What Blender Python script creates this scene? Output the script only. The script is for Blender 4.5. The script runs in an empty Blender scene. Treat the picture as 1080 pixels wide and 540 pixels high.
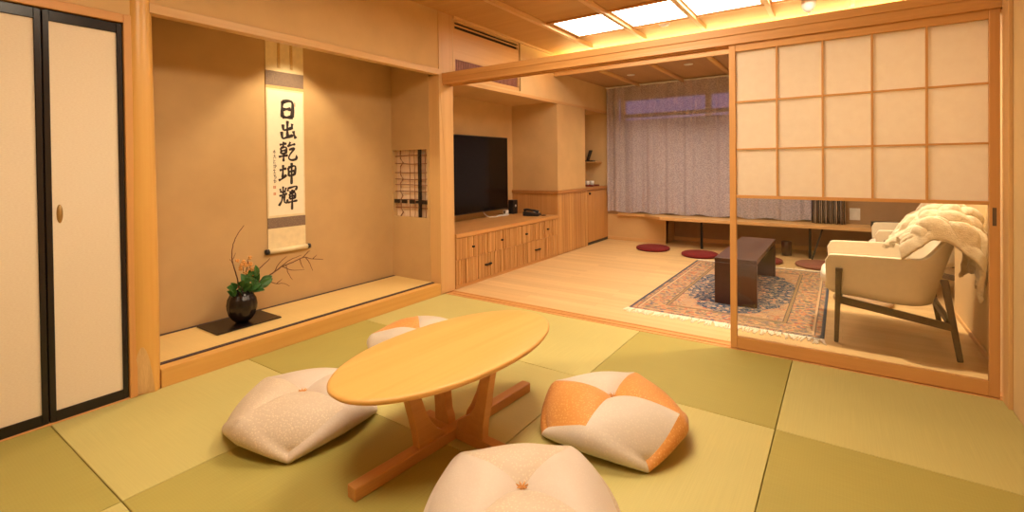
import bpy, bmesh, math, random
from mathutils import Vector, Matrix, noise
random.seed(7)
S = bpy.context.scene
COL = S.collection
PI = math.pi

# ------------------------------------------------------------------ materials
def new_mat(name):
    m = bpy.data.materials.new(name); m.use_nodes = True
    nt = m.node_tree
    return m, nt, nt.nodes['Principled BSDF']

def ramp(nt, fac, stops):
    r = nt.nodes.new('ShaderNodeValToRGB')
    el = r.color_ramp.elements
    el[0].position, el[0].color = stops[0][0], (*stops[0][1], 1)
    el[1].position, el[1].color = stops[-1][0], (*stops[-1][1], 1)
    for p, c in stops[1:-1]:
        e = el.new(p); e.color = (*c, 1)
    nt.links.new(fac, r.inputs[0])
    return r.outputs[0]

def coords(nt, scale=(1, 1, 1), rot=(0, 0, 0), kind='Object'):
    t = nt.nodes.new('ShaderNodeTexCoord'); mp = nt.nodes.new('ShaderNodeMapping')
    mp.inputs['Scale'].default_value = scale; mp.inputs['Rotation'].default_value = rot
    nt.links.new(t.outputs[kind], mp.inputs[0])
    return mp.outputs[0]

def noise_tex(nt, vec, scale, detail=3, rough=.5, dist=0):
    n = nt.nodes.new('ShaderNodeTexNoise')
    n.inputs['Scale'].default_value = scale; n.inputs['Detail'].default_value = detail
    n.inputs['Roughness'].default_value = rough; n.inputs['Distortion'].default_value = dist
    nt.links.new(vec, n.inputs['Vector'])
    return n.outputs['Fac']

def math_node(nt, op, a, b=None, c=None):
    n = nt.nodes.new('ShaderNodeMath'); n.operation = op
    for i, v in enumerate((a, b, c)):
        if v is None: continue
        if isinstance(v, (int, float)): n.inputs[i].default_value = v
        else: nt.links.new(v, n.inputs[i])
    return n.outputs[0]

def mixc(nt, fac, a, b, mode='MIX'):
    n = nt.nodes.new('ShaderNodeMix'); n.data_type = 'RGBA'; n.blend_type = mode
    for sock, v in ((n.inputs[0], fac), (n.inputs[6], a), (n.inputs[7], b)):
        if isinstance(v, (int, float)): sock.default_value = v
        elif isinstance(v, tuple): sock.default_value = (*v, 1)
        else: nt.links.new(v, sock)
    return n.outputs[2]

def bump(nt, bsdf, h, strength=.2, dist=.01):
    b = nt.nodes.new('ShaderNodeBump'); b.inputs['Strength'].default_value = strength
    b.inputs['Distance'].default_value = dist
    nt.links.new(h, b.inputs['Height']); nt.links.new(b.outputs[0], bsdf.inputs['Normal'])

def plain(name, col, rough=.5, metal=0, spec=.5, coat=0, var=.06, vscale=9, bmp=0, bscale=200):
    m, nt, b = new_mat(name)
    v = coords(nt)
    f = noise_tex(nt, v, vscale, 3)
    lo = tuple(c * (1 - var) for c in col); hi = tuple(min(1, c * (1 + var)) for c in col)
    nt.links.new(ramp(nt, f, [(.3, lo), (.7, hi)]), b.inputs['Base Color'])
    b.inputs['Roughness'].default_value = rough; b.inputs['Metallic'].default_value = metal
    b.inputs['Specular IOR Level'].default_value = spec; b.inputs['Coat Weight'].default_value = coat
    if bmp: bump(nt, b, noise_tex(nt, v, bscale, 2), bmp, .004)
    return m

def wood(name, c1, c2, axis='y', fine=16, rough=.45, contrast=1.0, planks=None):
    """grain runs along axis"""
    m, nt, b = new_mat(name)
    sc = {'x': (.35, fine, fine), 'y': (fine, .35, fine), 'z': (fine, fine, .35)}[axis]
    v = coords(nt, sc)
    n1 = noise_tex(nt, v, 1.0, 4, .6, .6)
    sc2 = {'x': (1.2, fine * 8, fine * 8), 'y': (fine * 8, 1.2, fine * 8), 'z': (fine * 8, fine * 8, 1.2)}[axis]
    n2 = noise_tex(nt, coords(nt, sc2), 1.0, 2, .5)
    f = math_node(nt, 'ADD', math_node(nt, 'MULTIPLY', n1, .75), math_node(nt, 'MULTIPLY', n2, .25))
    d = .22 * contrast
    col = ramp(nt, f, [(.5 - d, c1), (.5 + d, c2)])
    if planks:
        w, l = planks
        br = nt.nodes.new('ShaderNodeTexBrick')
        br.inputs['Scale'].default_value = 1
        br.inputs['Brick Width'].default_value = l; br.inputs['Row Height'].default_value = w
        br.inputs['Mortar Size'].default_value = .0012; br.inputs['Mortar Smooth'].default_value = .3
        br.inputs['Color1'].default_value = (1, 1, 1, 1); br.inputs['Color2'].default_value = (.86, .84, .8, 1)
        br.inputs['Mortar'].default_value = (.62, .55, .45, 1); br.offset = .37
        nt.links.new(coords(nt, (1, 1, 1)), br.inputs['Vector'])
        col = mixc(nt, 1.0, col, br.outputs['Color'], 'MULTIPLY')
    nt.links.new(col, b.inputs['Base Color'])
    b.inputs['Roughness'].default_value = rough
    bump(nt, b, n2, .06, .002)
    return m

def emit(name, col, strength):
    m, nt, b = new_mat(name)
    b.inputs['Base Color'].default_value = (.8, .8, .8, 1)
    b.inputs['Emission Color'].default_value = (*col, 1)
    b.inputs['Emission Strength'].default_value = strength
    return m

HL1, HL2 = (.60, .345, .135), (.71, .45, .195)       # light cypress
HO1, HO2 = (.57, .27, .08), (.67, .35, .115)       # orange cedar
M = {}
for ax in 'xyz':
    M['hinoki_' + ax] = wood('hinoki_' + ax, HL1, HL2, ax)
    M['cedar_' + ax] = wood('cedar_' + ax, HO1, HO2, ax)
    M['cab_' + ax] = wood('cabinet_wood_' + ax, (.50, .235, .07), (.66, .35, .12), ax, 26)
M['rib'] = wood('ribbed_front_wood', (.38, .165, .045), (.74, .42, .155), 'z', 34, .45, .75)
M['table_top'] = wood('table_top_wood', (.66, .345, .085), (.76, .44, .13), 'y', 9, .42)
M['table_leg'] = wood('table_leg_wood', (.50, .225, .06), (.62, .31, .09), 'y', 20, .45)
M['ledge'] = wood('ledge_wood', (.40, .165, .045), (.52, .25, .075), 'y', 18, .4)
M['step'] = wood('step_wood', (.60, .31, .075), (.70, .40, .11), 'y', 14, .4)
M['log'] = wood('polished_log', (.66, .35, .085), (.76, .45, .13), 'z', 8, .35)
M['log_cut'] = wood('log_cut_face', (.52, .30, .12), (.80, .55, .26), 'z', 45, .5)
M['floor'] = wood('maple_floor', (.70, .47, .22), (.80, .57, .29), 'x', 9, .35, planks=(.09, 1.8))
M['ceil'] = wood('ceiling_board', (.50, .27, .085), (.60, .35, .125), 'x', 7, .6)
M['ceil_low'] = wood('low_ceiling_board', (.42, .25, .12), (.50, .31, .15), 'y', 7, .6)
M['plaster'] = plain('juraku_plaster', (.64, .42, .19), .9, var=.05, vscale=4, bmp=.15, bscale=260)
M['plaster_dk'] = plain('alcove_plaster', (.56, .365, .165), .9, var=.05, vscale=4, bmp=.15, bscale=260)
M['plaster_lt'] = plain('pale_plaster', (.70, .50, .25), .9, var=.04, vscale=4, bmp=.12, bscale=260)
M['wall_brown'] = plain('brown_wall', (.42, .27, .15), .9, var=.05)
M['lacquer'] = plain('black_lacquer', (.010, .006, .006), .27, var=.1)
M['black'] = plain('black_plastic', (.012, .012, .014), .35)
M['black_metal'] = plain('black_metal', (.015, .014, .014), .4, .5)
M['white_plastic'] = plain('white_plastic', (.78, .76, .72), .4)
M['ceramic'] = plain('white_ceramic', (.85, .83, .8), .2)
M['brass'] = plain('aged_brass', (.45, .30, .12), .4, .9)
M['walnut'] = wood('grey_brown_leg_wood', (.085, .052, .030), (.15, .095, .055), 'z', 20, .5)
M['coffee'] = wood('dark_red_brown_wood', (.038, .012, .008), (.066, .021, .014), 'y', 14, .28)
M['maroon'] = plain('maroon_felt', (.165, .010, .012), .95, var=.12, vscale=60, bmp=.3, bscale=300)
M['beige_felt'] = plain('beige_felt', (.40, .26, .15), .95, var=.1, vscale=40)
M['tan_felt'] = plain('brown_felt', (.24, .085, .06), .95, var=.1, vscale=40)
M['tray_red'] = plain('red_lacquer', (.20, .02, .015), .3)
M['cream_shell'] = plain('cream_wool_shell', (.80, .70, .53), .9, var=.03, vscale=30, bmp=.15, bscale=400)
M['cream_seat'] = plain('cream_seat_fabric', (.86, .78, .66), .9, var=.03, vscale=30)
M['leaf'] = plain('green_leaf', (.035, .12, .022), .4, var=.35, vscale=40)
M['twig'] = plain('brown_twig', (.13, .05, .025), .7, var=.3, vscale=60)
M['blossom'] = plain('orange_blossom', (.74, .36, .10), .6, var=.25, vscale=90)
M['ivory_cloth'] = plain('ivory_silk', (.80, .66, .40), .7, var=.06, vscale=20)
M['paper'] = plain('cream_paper', (.90, .80, .60), .9, var=.02, vscale=20)
M['ink'] = plain('black_ink', (.035, .025, .025), .8, var=.2, vscale=120)
M['seal'] = plain('red_seal_ink', (.70, .22, .09), .8)
M['gold_cloth'] = plain('gold_trim_silk', (.62, .40, .16), .6, var=.15, vscale=150)
M['diffuser'] = emit('light_panel', (1.0, .87, .72), 13.0)
M['cove'] = emit('cove_light', (1.0, .74, .30), 130)
M['ceil_fill'] = emit('room_fill', (1.0, .83, .60), 26)  # added glow above the mats, an unseen fill source

def brocade():
    m, nt, b = new_mat('brown_brocade')
    v = coords(nt)
    vo = nt.nodes.new('ShaderNodeTexVoronoi'); vo.inputs['Scale'].default_value = 110
    nt.links.new(v, vo.inputs['Vector'])
    nt.links.new(ramp(nt, vo.outputs['Distance'], [(.15, (.31, .215, .13)), (.5, (.20, .135, .10))]), b.inputs['Base Color'])
    b.inputs['Roughness'].default_value = .7
    return m
M['brocade'] = brocade()

def tatami(name, col, axis):
    m, nt, b = new_mat(name)
    w = nt.nodes.new('ShaderNodeTexWave'); w.wave_type = 'BANDS'
    w.bands_direction = 'X' if axis == 'x' else 'Y'
    w.inputs['Scale'].default_value = 30; w.inputs['Distortion'].default_value = .4
    w.inputs['Detail'].default_value = 1; w.inputs['Detail Scale'].default_value = 2
    nt.links.new(coords(nt), w.inputs['Vector'])
    st = noise_tex(nt, coords(nt, (220, 3, 1) if axis == 'y' else (3, 220, 1)), 1, 2)
    big = noise_tex(nt, coords(nt), 2.2, 2)
    f = math_node(nt, 'ADD', math_node(nt, 'MULTIPLY', st, .45), math_node(nt, 'ADD', math_node(nt, 'MULTIPLY', w.outputs['Fac'], .07), math_node(nt, 'MULTIPLY', big, .4)))
    nt.links.new(ramp(nt, f, [(.25, tuple(c * .9 for c in col)), (.75, tuple(c * 1.09 for c in col))]), b.inputs['Base Color'])
    b.inputs['Roughness'].default_value = .55; b.inputs['Specular IOR Level'].default_value = .35
    bump(nt, b, w.outputs['Fac'], .05, .002)
    return m
M['tat_light_x'] = tatami('tatami_sheen_light_x', (.53, .46, .165), 'x')  # bright weave sheen put into the base colour
M['tat_light_y'] = tatami('tatami_sheen_light_y', (.53, .46, .165), 'y')
M['tat_dark_x'] = tatami('tatami_sheen_dark_x', (.395, .335, .085), 'x')  # same rush seen away from the sheen, painted darker
M['tat_dark_y'] = tatami('tatami_sheen_dark_y', (.395, .335, .085), 'y')
M['tat_tok'] = tatami('tatami_alcove', (.74, .52, .205), 'x')
M['hem'] = plain('purple_brown_hem', (.055, .032, .034), .8, var=.3, vscale=120)

def fusuma_paper():
    m, nt, b = new_mat('fusuma_paper')
    a = noise_tex(nt, coords(nt, (1, 90, 260)), 1, 2)
    nt.links.new(ramp(nt, a, [(.3, (.75, .63, .47)), (.7, (.80, .69, .53))]), b.inputs['Base Color'])
    b.inputs['Roughness'].default_value = .85
    bump(nt, b, a, .1, .002)
    return m
M['fusuma'] = fusuma_paper()

def shoji_paper():
    m, nt, b = new_mat('shoji_paper')
    out = nt.nodes['Material Output']
    tr = nt.nodes.new('ShaderNodeBsdfTranslucent'); tr.inputs[0].default_value = (.86, .78, .66, 1)
    f = noise_tex(nt, coords(nt, (20, 20, 20)), 1, 4)
    nt.links.new(ramp(nt, f, [(.3, (.80, .70, .57)), (.7, (.85, .76, .63))]), b.inputs['Base Color'])
    b.inputs['Roughness'].default_value = .9; b.inputs['Specular IOR Level'].default_value = .1
    mx = nt.nodes.new('ShaderNodeMixShader'); mx.inputs[0].default_value = .38
    nt.links.new(b.outputs[0], mx.inputs[1]); nt.links.new(tr.outputs[0], mx.inputs[2])
    nt.links.new(mx.outputs[0], out.inputs[0])
    return m
M['shoji'] = shoji_paper()

def glass():
    m, nt, b = new_mat('clear_glass')
    out = nt.nodes['Material Output']
    t = nt.nodes.new('ShaderNodeBsdfTransparent'); t.inputs[0].default_value = (.93, .93, .91, 1)
    g = nt.nodes.new('ShaderNodeBsdfGlossy'); g.inputs['Roughness'].default_value = .01
    fr = nt.nodes.new('ShaderNodeFresnel'); fr.inputs[0].default_value = 1.5
    mx = nt.nodes.new('ShaderNodeMixShader')
    nt.links.new(fr.outputs[0], mx.inputs[0]); nt.links.new(t.outputs[0], mx.inputs[1]); nt.links.new(g.outputs[0], mx.inputs[2])
    nt.links.new(mx.outputs[0], out.inputs[0])
    return m
M['glass'] = glass()

def sheer():
    m, nt, b = new_mat('sheer_curtain')
    out = nt.nodes['Material Output']
    v = coords(nt, (.6, 1, 1.3))
    vo = nt.nodes.new('ShaderNodeTexVoronoi'); vo.inputs['Scale'].default_value = 75
    nt.links.new(v, vo.inputs['Vector'])
    col = ramp(nt, vo.outputs['Distance'], [(.2, (.43, .385, .45)), (.6, (.60, .54, .60))])
    nt.links.new(col, b.inputs['Base Color']); b.inputs['Roughness'].default_value = .9
    b.inputs['Specular IOR Level'].default_value = .1
    t = nt.nodes.new('ShaderNodeBsdfTransparent')
    mx = nt.nodes.new('ShaderNodeMixShader')
    nt.links.new(ramp(nt, vo.outputs['Distance'], [(.2, (.34, .34, .34)), (.6, (.24, .24, .24))]), mx.inputs[0])
    nt.links.new(b.outputs[0], mx.inputs[1]); nt.links.new(t.outputs[0], mx.inputs[2])
    nt.links.new(mx.outputs[0], out.inputs[0])
    return m
M['sheer'] = sheer()

def drape():
    m, nt, b = new_mat('striped_drape')
    w = nt.nodes.new('ShaderNodeTexWave'); w.bands_direction = 'X'; w.inputs['Scale'].default_value = 14
    w.inputs['Distortion'].default_value = .3
    nt.links.new(coords(nt, (1, 1, 1)), w.inputs['Vector'])
    f2 = noise_tex(nt, coords(nt, (60, 60, 90)), 1, 2)
    c = ramp(nt, w.outputs['Fac'], [(.25, (.035, .022, .02)), (.4, (.14, .06, .04)), (.55, (.50, .41, .35))])
    nt.links.new(mixc(nt, math_node(nt, 'MULTIPLY', f2, .5), c, (.06, .04, .035)), b.inputs['Base Color'])
    b.inputs['Roughness'].default_value = .9
    return m
M['drape'] = drape()

def fabric(name, base, fleck, amount, scale=60, rough=.6):
    m, nt, b = new_mat(name)
    v = coords(nt)
    vo = nt.nodes.new('ShaderNodeTexVoronoi'); vo.inputs['Scale'].default_value = scale
    nt.links.new(v, vo.inputs['Vector'])
    big = noise_tex(nt, v, 7, 2)
    dots = ramp(nt, vo.outputs['Distance'], [(.18, (1, 1, 1)), (.42, (0, 0, 0))])
    mask = math_node(nt, 'MULTIPLY', dots, math_node(nt, 'MULTIPLY', big, amount))
    nt.links.new(mixc(nt, mask, base, fleck), b.inputs['Base Color'])
    b.inputs['Roughness'].default_value = rough; b.inputs['Sheen Weight'].default_value = .15
    bump(nt, b, vo.outputs['Distance'], .12, .003)
    return m
M['cu_smooth'] = fabric('beige_smooth_silk', (.60, .50, .41), (.68, .58, .47), .7, 110)
M['cu_fleck'] = fabric('beige_flecked_silk', (.58, .465, .345), (.74, .62, .45), 1.4, 105)
M['cu_white'] = fabric('pearl_silk', (.60, .52, .43), (.72, .63, .50), .9, 100)
M['cu_orange'] = fabric('orange_gold_silk', (.64, .27, .055), (.80, .45, .13), 1.3, 95)

def knit():
    m, nt, b = new_mat('chunky_wool')
    v = coords(nt)
    n = noise_tex(nt, v, 30, 4)
    nt.links.new(ramp(nt, n, [(.3, (.66, .54, .36)), (.7, (.84, .74, .55))]), b.inputs['Base Color'])
    b.inputs['Roughness'].default_value = .95
    b.inputs['Sheen Weight'].default_value = .3
    bump(nt, b, noise_tex(nt, v, 160, 3), .5, .01)
    return m
M['wool'] = knit()

def rug_mat(hx, hy):
    m, nt, b = new_mat('persian_rug')
    t = nt.nodes.new('ShaderNodeTexCoord'); sp = nt.nodes.new('ShaderNodeSeparateXYZ')
    nt.links.new(t.outputs['Object'], sp.inputs[0])
    ax = math_node(nt, 'ABSOLUTE', sp.outputs[0]); ay = math_node(nt, 'ABSOLUTE', sp.outputs[1])
    ex = math_node(nt, 'SUBTRACT', hx, ax); ey = math_node(nt, 'SUBTRACT', hy, ay)
    e = math_node(nt, 'MINIMUM', ex, ey)                       # distance from the edge
    vec = t.outputs['Object']
    def voro(scale, feat='F1'):
        vo = nt.nodes.new('ShaderNodeTexVoronoi'); vo.inputs['Scale'].default_value = scale; vo.feature = feat
        nt.links.new(vec, vo.inputs['Vector']); return vo
    v1 = voro(32); v2 = voro(16); n1 = noise_tex(nt, vec, 18, 3, .6, 1.5)
    s1 = nt.nodes.new('ShaderNodeSeparateColor'); nt.links.new(v1.outputs['Color'], s1.inputs[0])
    flowers = ramp(nt, s1.outputs[0], [(0, (.33, .06, .04)), (.3, (.50, .30, .16)), (.45, (.05, .07, .15)), (.62, (.50, .33, .19)), (.8, (.40, .13, .07)), (1, (.16, .15, .08))])
    field = mixc(nt, ramp(nt, n1, [(.42, (0, 0, 0)), (.52, (1, 1, 1))]), flowers, (.40, .25, .14))
    petal = ramp(nt, v2.outputs['Distance'], [(.24, (1, 1, 1)), (.32, (0, 0, 0))])
    n2 = noise_tex(nt, vec, 13, 4, .6, 2.5)
    arab = ramp(nt, n2, [(.50, (0, 0, 0)), (.54, (1, 1, 1)), (.60, (1, 1, 1)), (.64, (0, 0, 0))])
    s2 = nt.nodes.new('ShaderNodeSeparateColor'); nt.links.new(v2.outputs['Color'], s2.inputs[0])
    pet_c = ramp(nt, s2.outputs[0], [(0, (.55, .25, .15)), (.5, (.58, .42, .27)), (1, (.40, .10, .06))])
    blue = mixc(nt, petal, (.012, .040, .095), pet_c)
    blue = mixc(nt, math_node(nt, 'MULTIPLY', arab, .7), blue, (.45, .32, .20))
    # stepped lozenge medallion with scalloped rim
    ang = math_node(nt, 'SINE', math_node(nt, 'MULTIPLY', sp.outputs[1], 26))
    dist = math_node(nt, 'ADD', math_node(nt, 'POWER', math_node(nt, 'DIVIDE', ax, .50), 1.5), math_node(nt, 'POWER', math_node(nt, 'DIVIDE', ay, .98), 1.5))
    dist = math_node(nt, 'ADD', dist, math_node(nt, 'MULTIPLY', ang, .045))
    med = math_node(nt, 'LESS_THAN', dist, 1.0)
    inner = mixc(nt, med, field, blue)
    core = math_node(nt, 'LESS_THAN', math_node(nt, 'ADD', math_node(nt, 'POWER', math_node(nt, 'DIVIDE', ax, .12), 2), math_node(nt, 'POWER', math_node(nt, 'DIVIDE', ay, .20), 2)), 1.0)
    inner = mixc(nt, core, inner, flowers)
    def band(col_in, lo, hi, col):
        k = math_node(nt, 'MULTIPLY', math_node(nt, 'GREATER_THAN', e, lo), math_node(nt, 'LESS_THAN', e, hi))
        return mixc(nt, k, col_in, col)
    s3 = nt.nodes.new('ShaderNodeSeparateColor'); v3 = voro(42); nt.links.new(v3.outputs['Color'], s3.inputs[0])
    bord = ramp(nt, s3.outputs[0], [(0, (.40, .10, .05)), (.3, (.50, .31, .15)), (.55, (.13, .12, .09)), (.75, (.46, .28, .15)), (1, (.07, .08, .14))])
    c = band(inner, 0, .245, bord)
    c = band(c, .245, .252, (.10, .07, .06)); c = band(c, .252, .272, (.27, .17, .08)); c = band(c, .272, .279, (.10, .07, .06))
    c = band(c, .055, .062, (.12, .09, .08)); c = band(c, .062, .078, (.52, .35, .2))
    c = band(c, .0, .022, (.06, .075, .12))
    nt.links.new(c, b.inputs['Base Color'])
    b.inputs['Roughness'].default_value = .95
    bump(nt, b, noise_tex(nt, vec, 300, 2), .3, .004)
    return m
RX, RY = .71, 1.20
M['rug'] = rug_mat(RX, RY)
M['fringe'] = plain('ivory_fringe', (.86, .76, .60), .95, var=.12, vscale=60)

def lattice_backing():
    m, nt, b = new_mat('lattice_backing')
    n = noise_tex(nt, coords(nt, (60, 1, 8)), 1, 2)
    nt.links.new(ramp(nt, n, [(.3, (.80, .58, .40)), (.7, (.88, .68, .48))]), b.inputs['Base Color'])
    b.inputs['Roughness'].default_value = .9
    return m
M['backing'] = lattice_backing()
M['reed'] = plain('reed_brown', (.30, .12, .05), .6, var=.3, vscale=50)
M['louvre'] = plain('purple_brown_louvre', (.30, .13, .10), .6, var=.12, vscale=30)
M['tv'] = plain('tv_screen', (.004, .003, .004), .15, var=.05, spec=.3)

# ------------------------------------------------------------------ mesh builder
class MB:
    def __init__(s): s.v = []; s.f = []; s.smooth = []
    def quad_mesh(s, vs, fs, smooth=False):
        o = len(s.v); s.v += [tuple(p) for p in vs]
        s.f += [tuple(i + o for i in f) for f in fs]; s.smooth += [smooth] * len(fs)
        return s
    def box(s, x0, x1, y0, y1, z0, z1):
        if x0 > x1: x0, x1 = x1, x0
        if y0 > y1: y0, y1 = y1, y0
        if z0 > z1: z0, z1 = z1, z0
        vs = [(x, y, z) for x in (x0, x1) for y in (y0, y1) for z in (z0, z1)]
        return s.quad_mesh(vs, [(0, 1, 3, 2), (4, 6, 7, 5), (0, 4, 5, 1), (2, 3, 7, 6), (0, 2, 6, 4), (1, 5, 7, 3)])
    def bar(s, a, b, w, h, up=(0, 0, 1), w2=None, h2=None):
        """square bar from a to b, width w (sideways), height h (along up)"""
        a, b = Vector(a), Vector(b); d = (b - a).normalized(); u = Vector(up)
        sd = d.cross(u).normalized(); u = sd.cross(d).normalized()
        w2 = w if w2 is None else w2; h2 = h if h2 is None else h2
        vs = []
        for p, ww, hh in ((a, w, h), (b, w2, h2)):
            for i, j in ((-1, -1), (1, -1), (1, 1), (-1, 1)):
                vs.append(p + sd * ww * .5 * i + u * hh * .5 * j)
        return s.quad_mesh(vs, [(3, 2, 1, 0), (4, 5, 6, 7), (0, 1, 5, 4), (1, 2, 6, 5), (2, 3, 7, 6), (3, 0, 4, 7)])
    def tube(s, pts, r, n=8, cap=True):
        pts = [Vector(p) for p in pts]; k = len(pts)
        rs = r if isinstance(r, (list, tuple)) else [r] * k
        vs, fs = [], []
        ref = None
        for i, p in enumerate(pts):
            d = (pts[min(i + 1, k - 1)] - pts[max(i - 1, 0)]).normalized()
            if ref is None:
                ref = Vector((0, 0, 1)) if abs(d.z) < .9 else Vector((1, 0, 0))
            a = d.cross(ref).normalized(); b = d.cross(a).normalized(); ref = -b if False else ref
            for j in range(n):
                t = 2 * PI * j / n
                vs.append(p + (a * math.cos(t) + b * math.sin(t)) * rs[i])
        for i in range(k - 1):
            for j in range(n):
                j2 = (j + 1) % n
                fs.append((i * n + j, i * n + j2, (i + 1) * n + j2, (i + 1) * n + j))
        if cap:
            fs.append(tuple(reversed(range(n)))); fs.append(tuple((k - 1) * n + j for j in range(n)))
        return s.quad_mesh(vs, fs, True)
    def lathe(s, prof, n=32, c=(0, 0, 0)):
        vs, fs = [], []
        for r, z in prof:
            for j in range(n):
                t = 2 * PI * j / n
                vs.append((c[0] + r * math.cos(t), c[1] + r * math.sin(t), c[2] + z))
        k = len(prof)
        for i in range(k - 1):
            for j in range(n):
                j2 = (j + 1) % n
                fs.append((i * n + j, i * n + j2, (i + 1) * n + j2, (i + 1) * n + j))
        fs.append(tuple(reversed(range(n)))); fs.append(tuple((k - 1) * n + j for j in range(n)))
        return s.quad_mesh(vs, fs, True)
    def prism(s, poly, z0, z1, axis='z'):
        """poly in two coords, extruded along axis"""
        n = len(poly)
        def P(a, b, c): return {'z': (a, b, c), 'y': (a, c, b), 'x': (c, a, b)}[axis]
        vs = [P(a, b, z0) for a, b in poly] + [P(a, b, z1) for a, b in poly]
        fs = [tuple(range(n)), tuple(range(2 * n - 1, n - 1, -1))] + [(i, (i + 1) % n, n + (i + 1) % n, n + i) for i in range(n)]
        return s.quad_mesh(vs, fs)
    def grid(s, fn, nu, nv, smooth=True, close_u=False):
        vs = [fn(i / nu, j / nv) for i in range(nu + (0 if close_u else 1)) for j in range(nv + 1)]
        fs = []
        m = nu if close_u else nu + 1
        for i in range(nu):
            for j in range(nv):
                a = i * (nv + 1) + j; b = ((i + 1) % m) * (nv + 1) + j
                fs.append((a, b, b + 1, a + 1))
        return s.quad_mesh(vs, fs, smooth)
    def sphere(s, c, r, n=12, sc=(1, 1, 1)):
        return s.grid(lambda u, v: (c[0] + r * sc[0] * math.sin(v * PI) * math.cos(u * 2 * PI), c[1] + r * sc[1] * math.sin(v * PI) * math.sin(u * 2 * PI), c[2] - r * sc[2] * math.cos(v * PI)), n, n // 2, True, True)
    def build(s, name, mat, parent=None, bevel=0, loc=None, segs=2):
        me = bpy.data.meshes.new(name); me.from_pydata([tuple(v) for v in s.v], [], s.f)
        me.polygons.foreach_set('use_smooth', s.smooth)
        bm = bmesh.new(); bm.from_mesh(me); bmesh.ops.remove_doubles(bm, verts=bm.verts, dist=1e-6)
        bmesh.ops.recalc_face_normals(bm, faces=bm.faces); bm.to_mesh(me); bm.free()
        me.update()
        o = bpy.data.objects.new(name, me); COL.objects.link(o)
        me.materials.append(mat)
        if loc: o.location = loc
        if parent: o.parent = parent
        if bevel:
            b = o.modifiers.new('bevel', 'BEVEL'); b.width = bevel; b.segments = segs; b.limit_method = 'ANGLE'; b.angle_limit = .7
            b.harden_normals = False
        return o

def B(*a): return MB().box(*a)
def tag(o, label, cat, group=None, kind=None):
    o['label'] = label; o['category'] = cat
    if group: o['group'] = group
    if kind: o['kind'] = kind
    return o
def thing(name, label, cat, loc=(0, 0, 0), rz=0, group=None):
    o = bpy.data.objects.new(name, None); COL.objects.link(o); o.empty_display_size = .1
    o.location = loc; o.rotation_euler = (0, 0, rz)
    return tag(o, label, cat, group)
def struct(name, mb, mat, label=None, cat=None, bevel=0):
    if name.startswith('wall_') and len(mb.v) > 8:            # every block of wall is an object of its own
        for k in range(len(mb.v) // 8):
            one = MB(); one.v = mb.v[8 * k:8 * k + 8]; one.f = mb.f[:6]; one.smooth = mb.smooth[:6]
            o = struct(name, one, mat, label, cat, bevel)
        return o
    o = mb.build(name, mat, None, bevel)
    o['kind'] = 'structure'
    o['label'] = label or name.replace('_', ' '); o['category'] = cat or name.split('_')[0]
    return o
def dup(root, loc, rz, label, group=None):
    r = root.copy(); COL.objects.link(r); r.location = loc; r.rotation_euler = (0, 0, rz); r['label'] = label
    if group: r['group'] = group
    for ch in list(root.children):
        c = ch.copy(); COL.objects.link(c); c.parent = r
        for g in list(ch.children):
            d = g.copy(); COL.objects.link(d); d.parent = c
    return r

# ------------------------------------------------------------------ key dimensions (metres; camera stands at 0,0)
XL = -3.2            # alcove / closet wall face
YP = 3.47            # partition face
XR = .70             # right wall
XT = -3.865          # back of alcove
YE = 3.415           # alcove side wall
YN = -1.30           # wall behind the camera
ZC = 2.74            # ceiling
YB = 7.45            # window wall
XN = -3.95           # back of the television niche
XR2 = 1.15

# ------------------------------------------------------------------ setting
struct('floor', B(XN - .05, XR2, 3.60, 7.95, -.06, 0), M['floor'], 'pale maple strip floor of the sitting room', 'floor')
struct('floor_closet', B(XL - .9, XL - .10, -1.2, 1.0, -.09, 0), M['hinoki_y'], 'closet floor behind the doors', 'floor')
struct('floor_under', B(XL - .15, XR + .1, YN, 3.60, -.09, -.031), M['hinoki_x'], 'sub floor beneath the woven mats', 'floor')

wl = MB()
wl.box(XL - .10, XL, YN, 1.02, 2.085, ZC)                 # above the closet doors
wl.box(XL - .10, XL, 1.02, 3.42, 2.178, ZC)               # above the alcove
wl.box(XL - .10, XL, YN, .30, 0, 2.085)                   # left of the closet doors
struct('wall_left', wl, M['plaster'], 'ochre plaster wall above closet and alcove', 'wall')
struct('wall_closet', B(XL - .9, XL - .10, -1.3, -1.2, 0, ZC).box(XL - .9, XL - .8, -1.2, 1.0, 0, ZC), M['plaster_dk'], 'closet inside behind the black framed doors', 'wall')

al = MB()
al.box(XT - .10, XT, 1.0, 3.50, 0, 2.75)                  # alcove back
al.box(XT, XL - .02, 1.0, 1.06, 0, 2.75)                  # near side
al.box(XT, XL - .10, 1.06, YE, 2.55, 2.75)                # alcove ceiling
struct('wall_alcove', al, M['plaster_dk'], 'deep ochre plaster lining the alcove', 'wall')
NX0, NX1, NZ0, NZ1 = -3.85, -3.362, .73, 1.41             # lattice opening
sw = MB()
sw.box(XT, -3.33, YE, 3.60, 0, NZ0); sw.box(XT, -3.33, YE, 3.60, NZ1, 2.75)
sw.box(XT, NX0, YE, 3.60, NZ0, NZ1); sw.box(NX1, -3.33, YE, 3.60, NZ0, NZ1)
struct('wall_alcove_side', sw, M['plaster_dk'], 'alcove side wall with the small lattice opening', 'wall')

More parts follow.
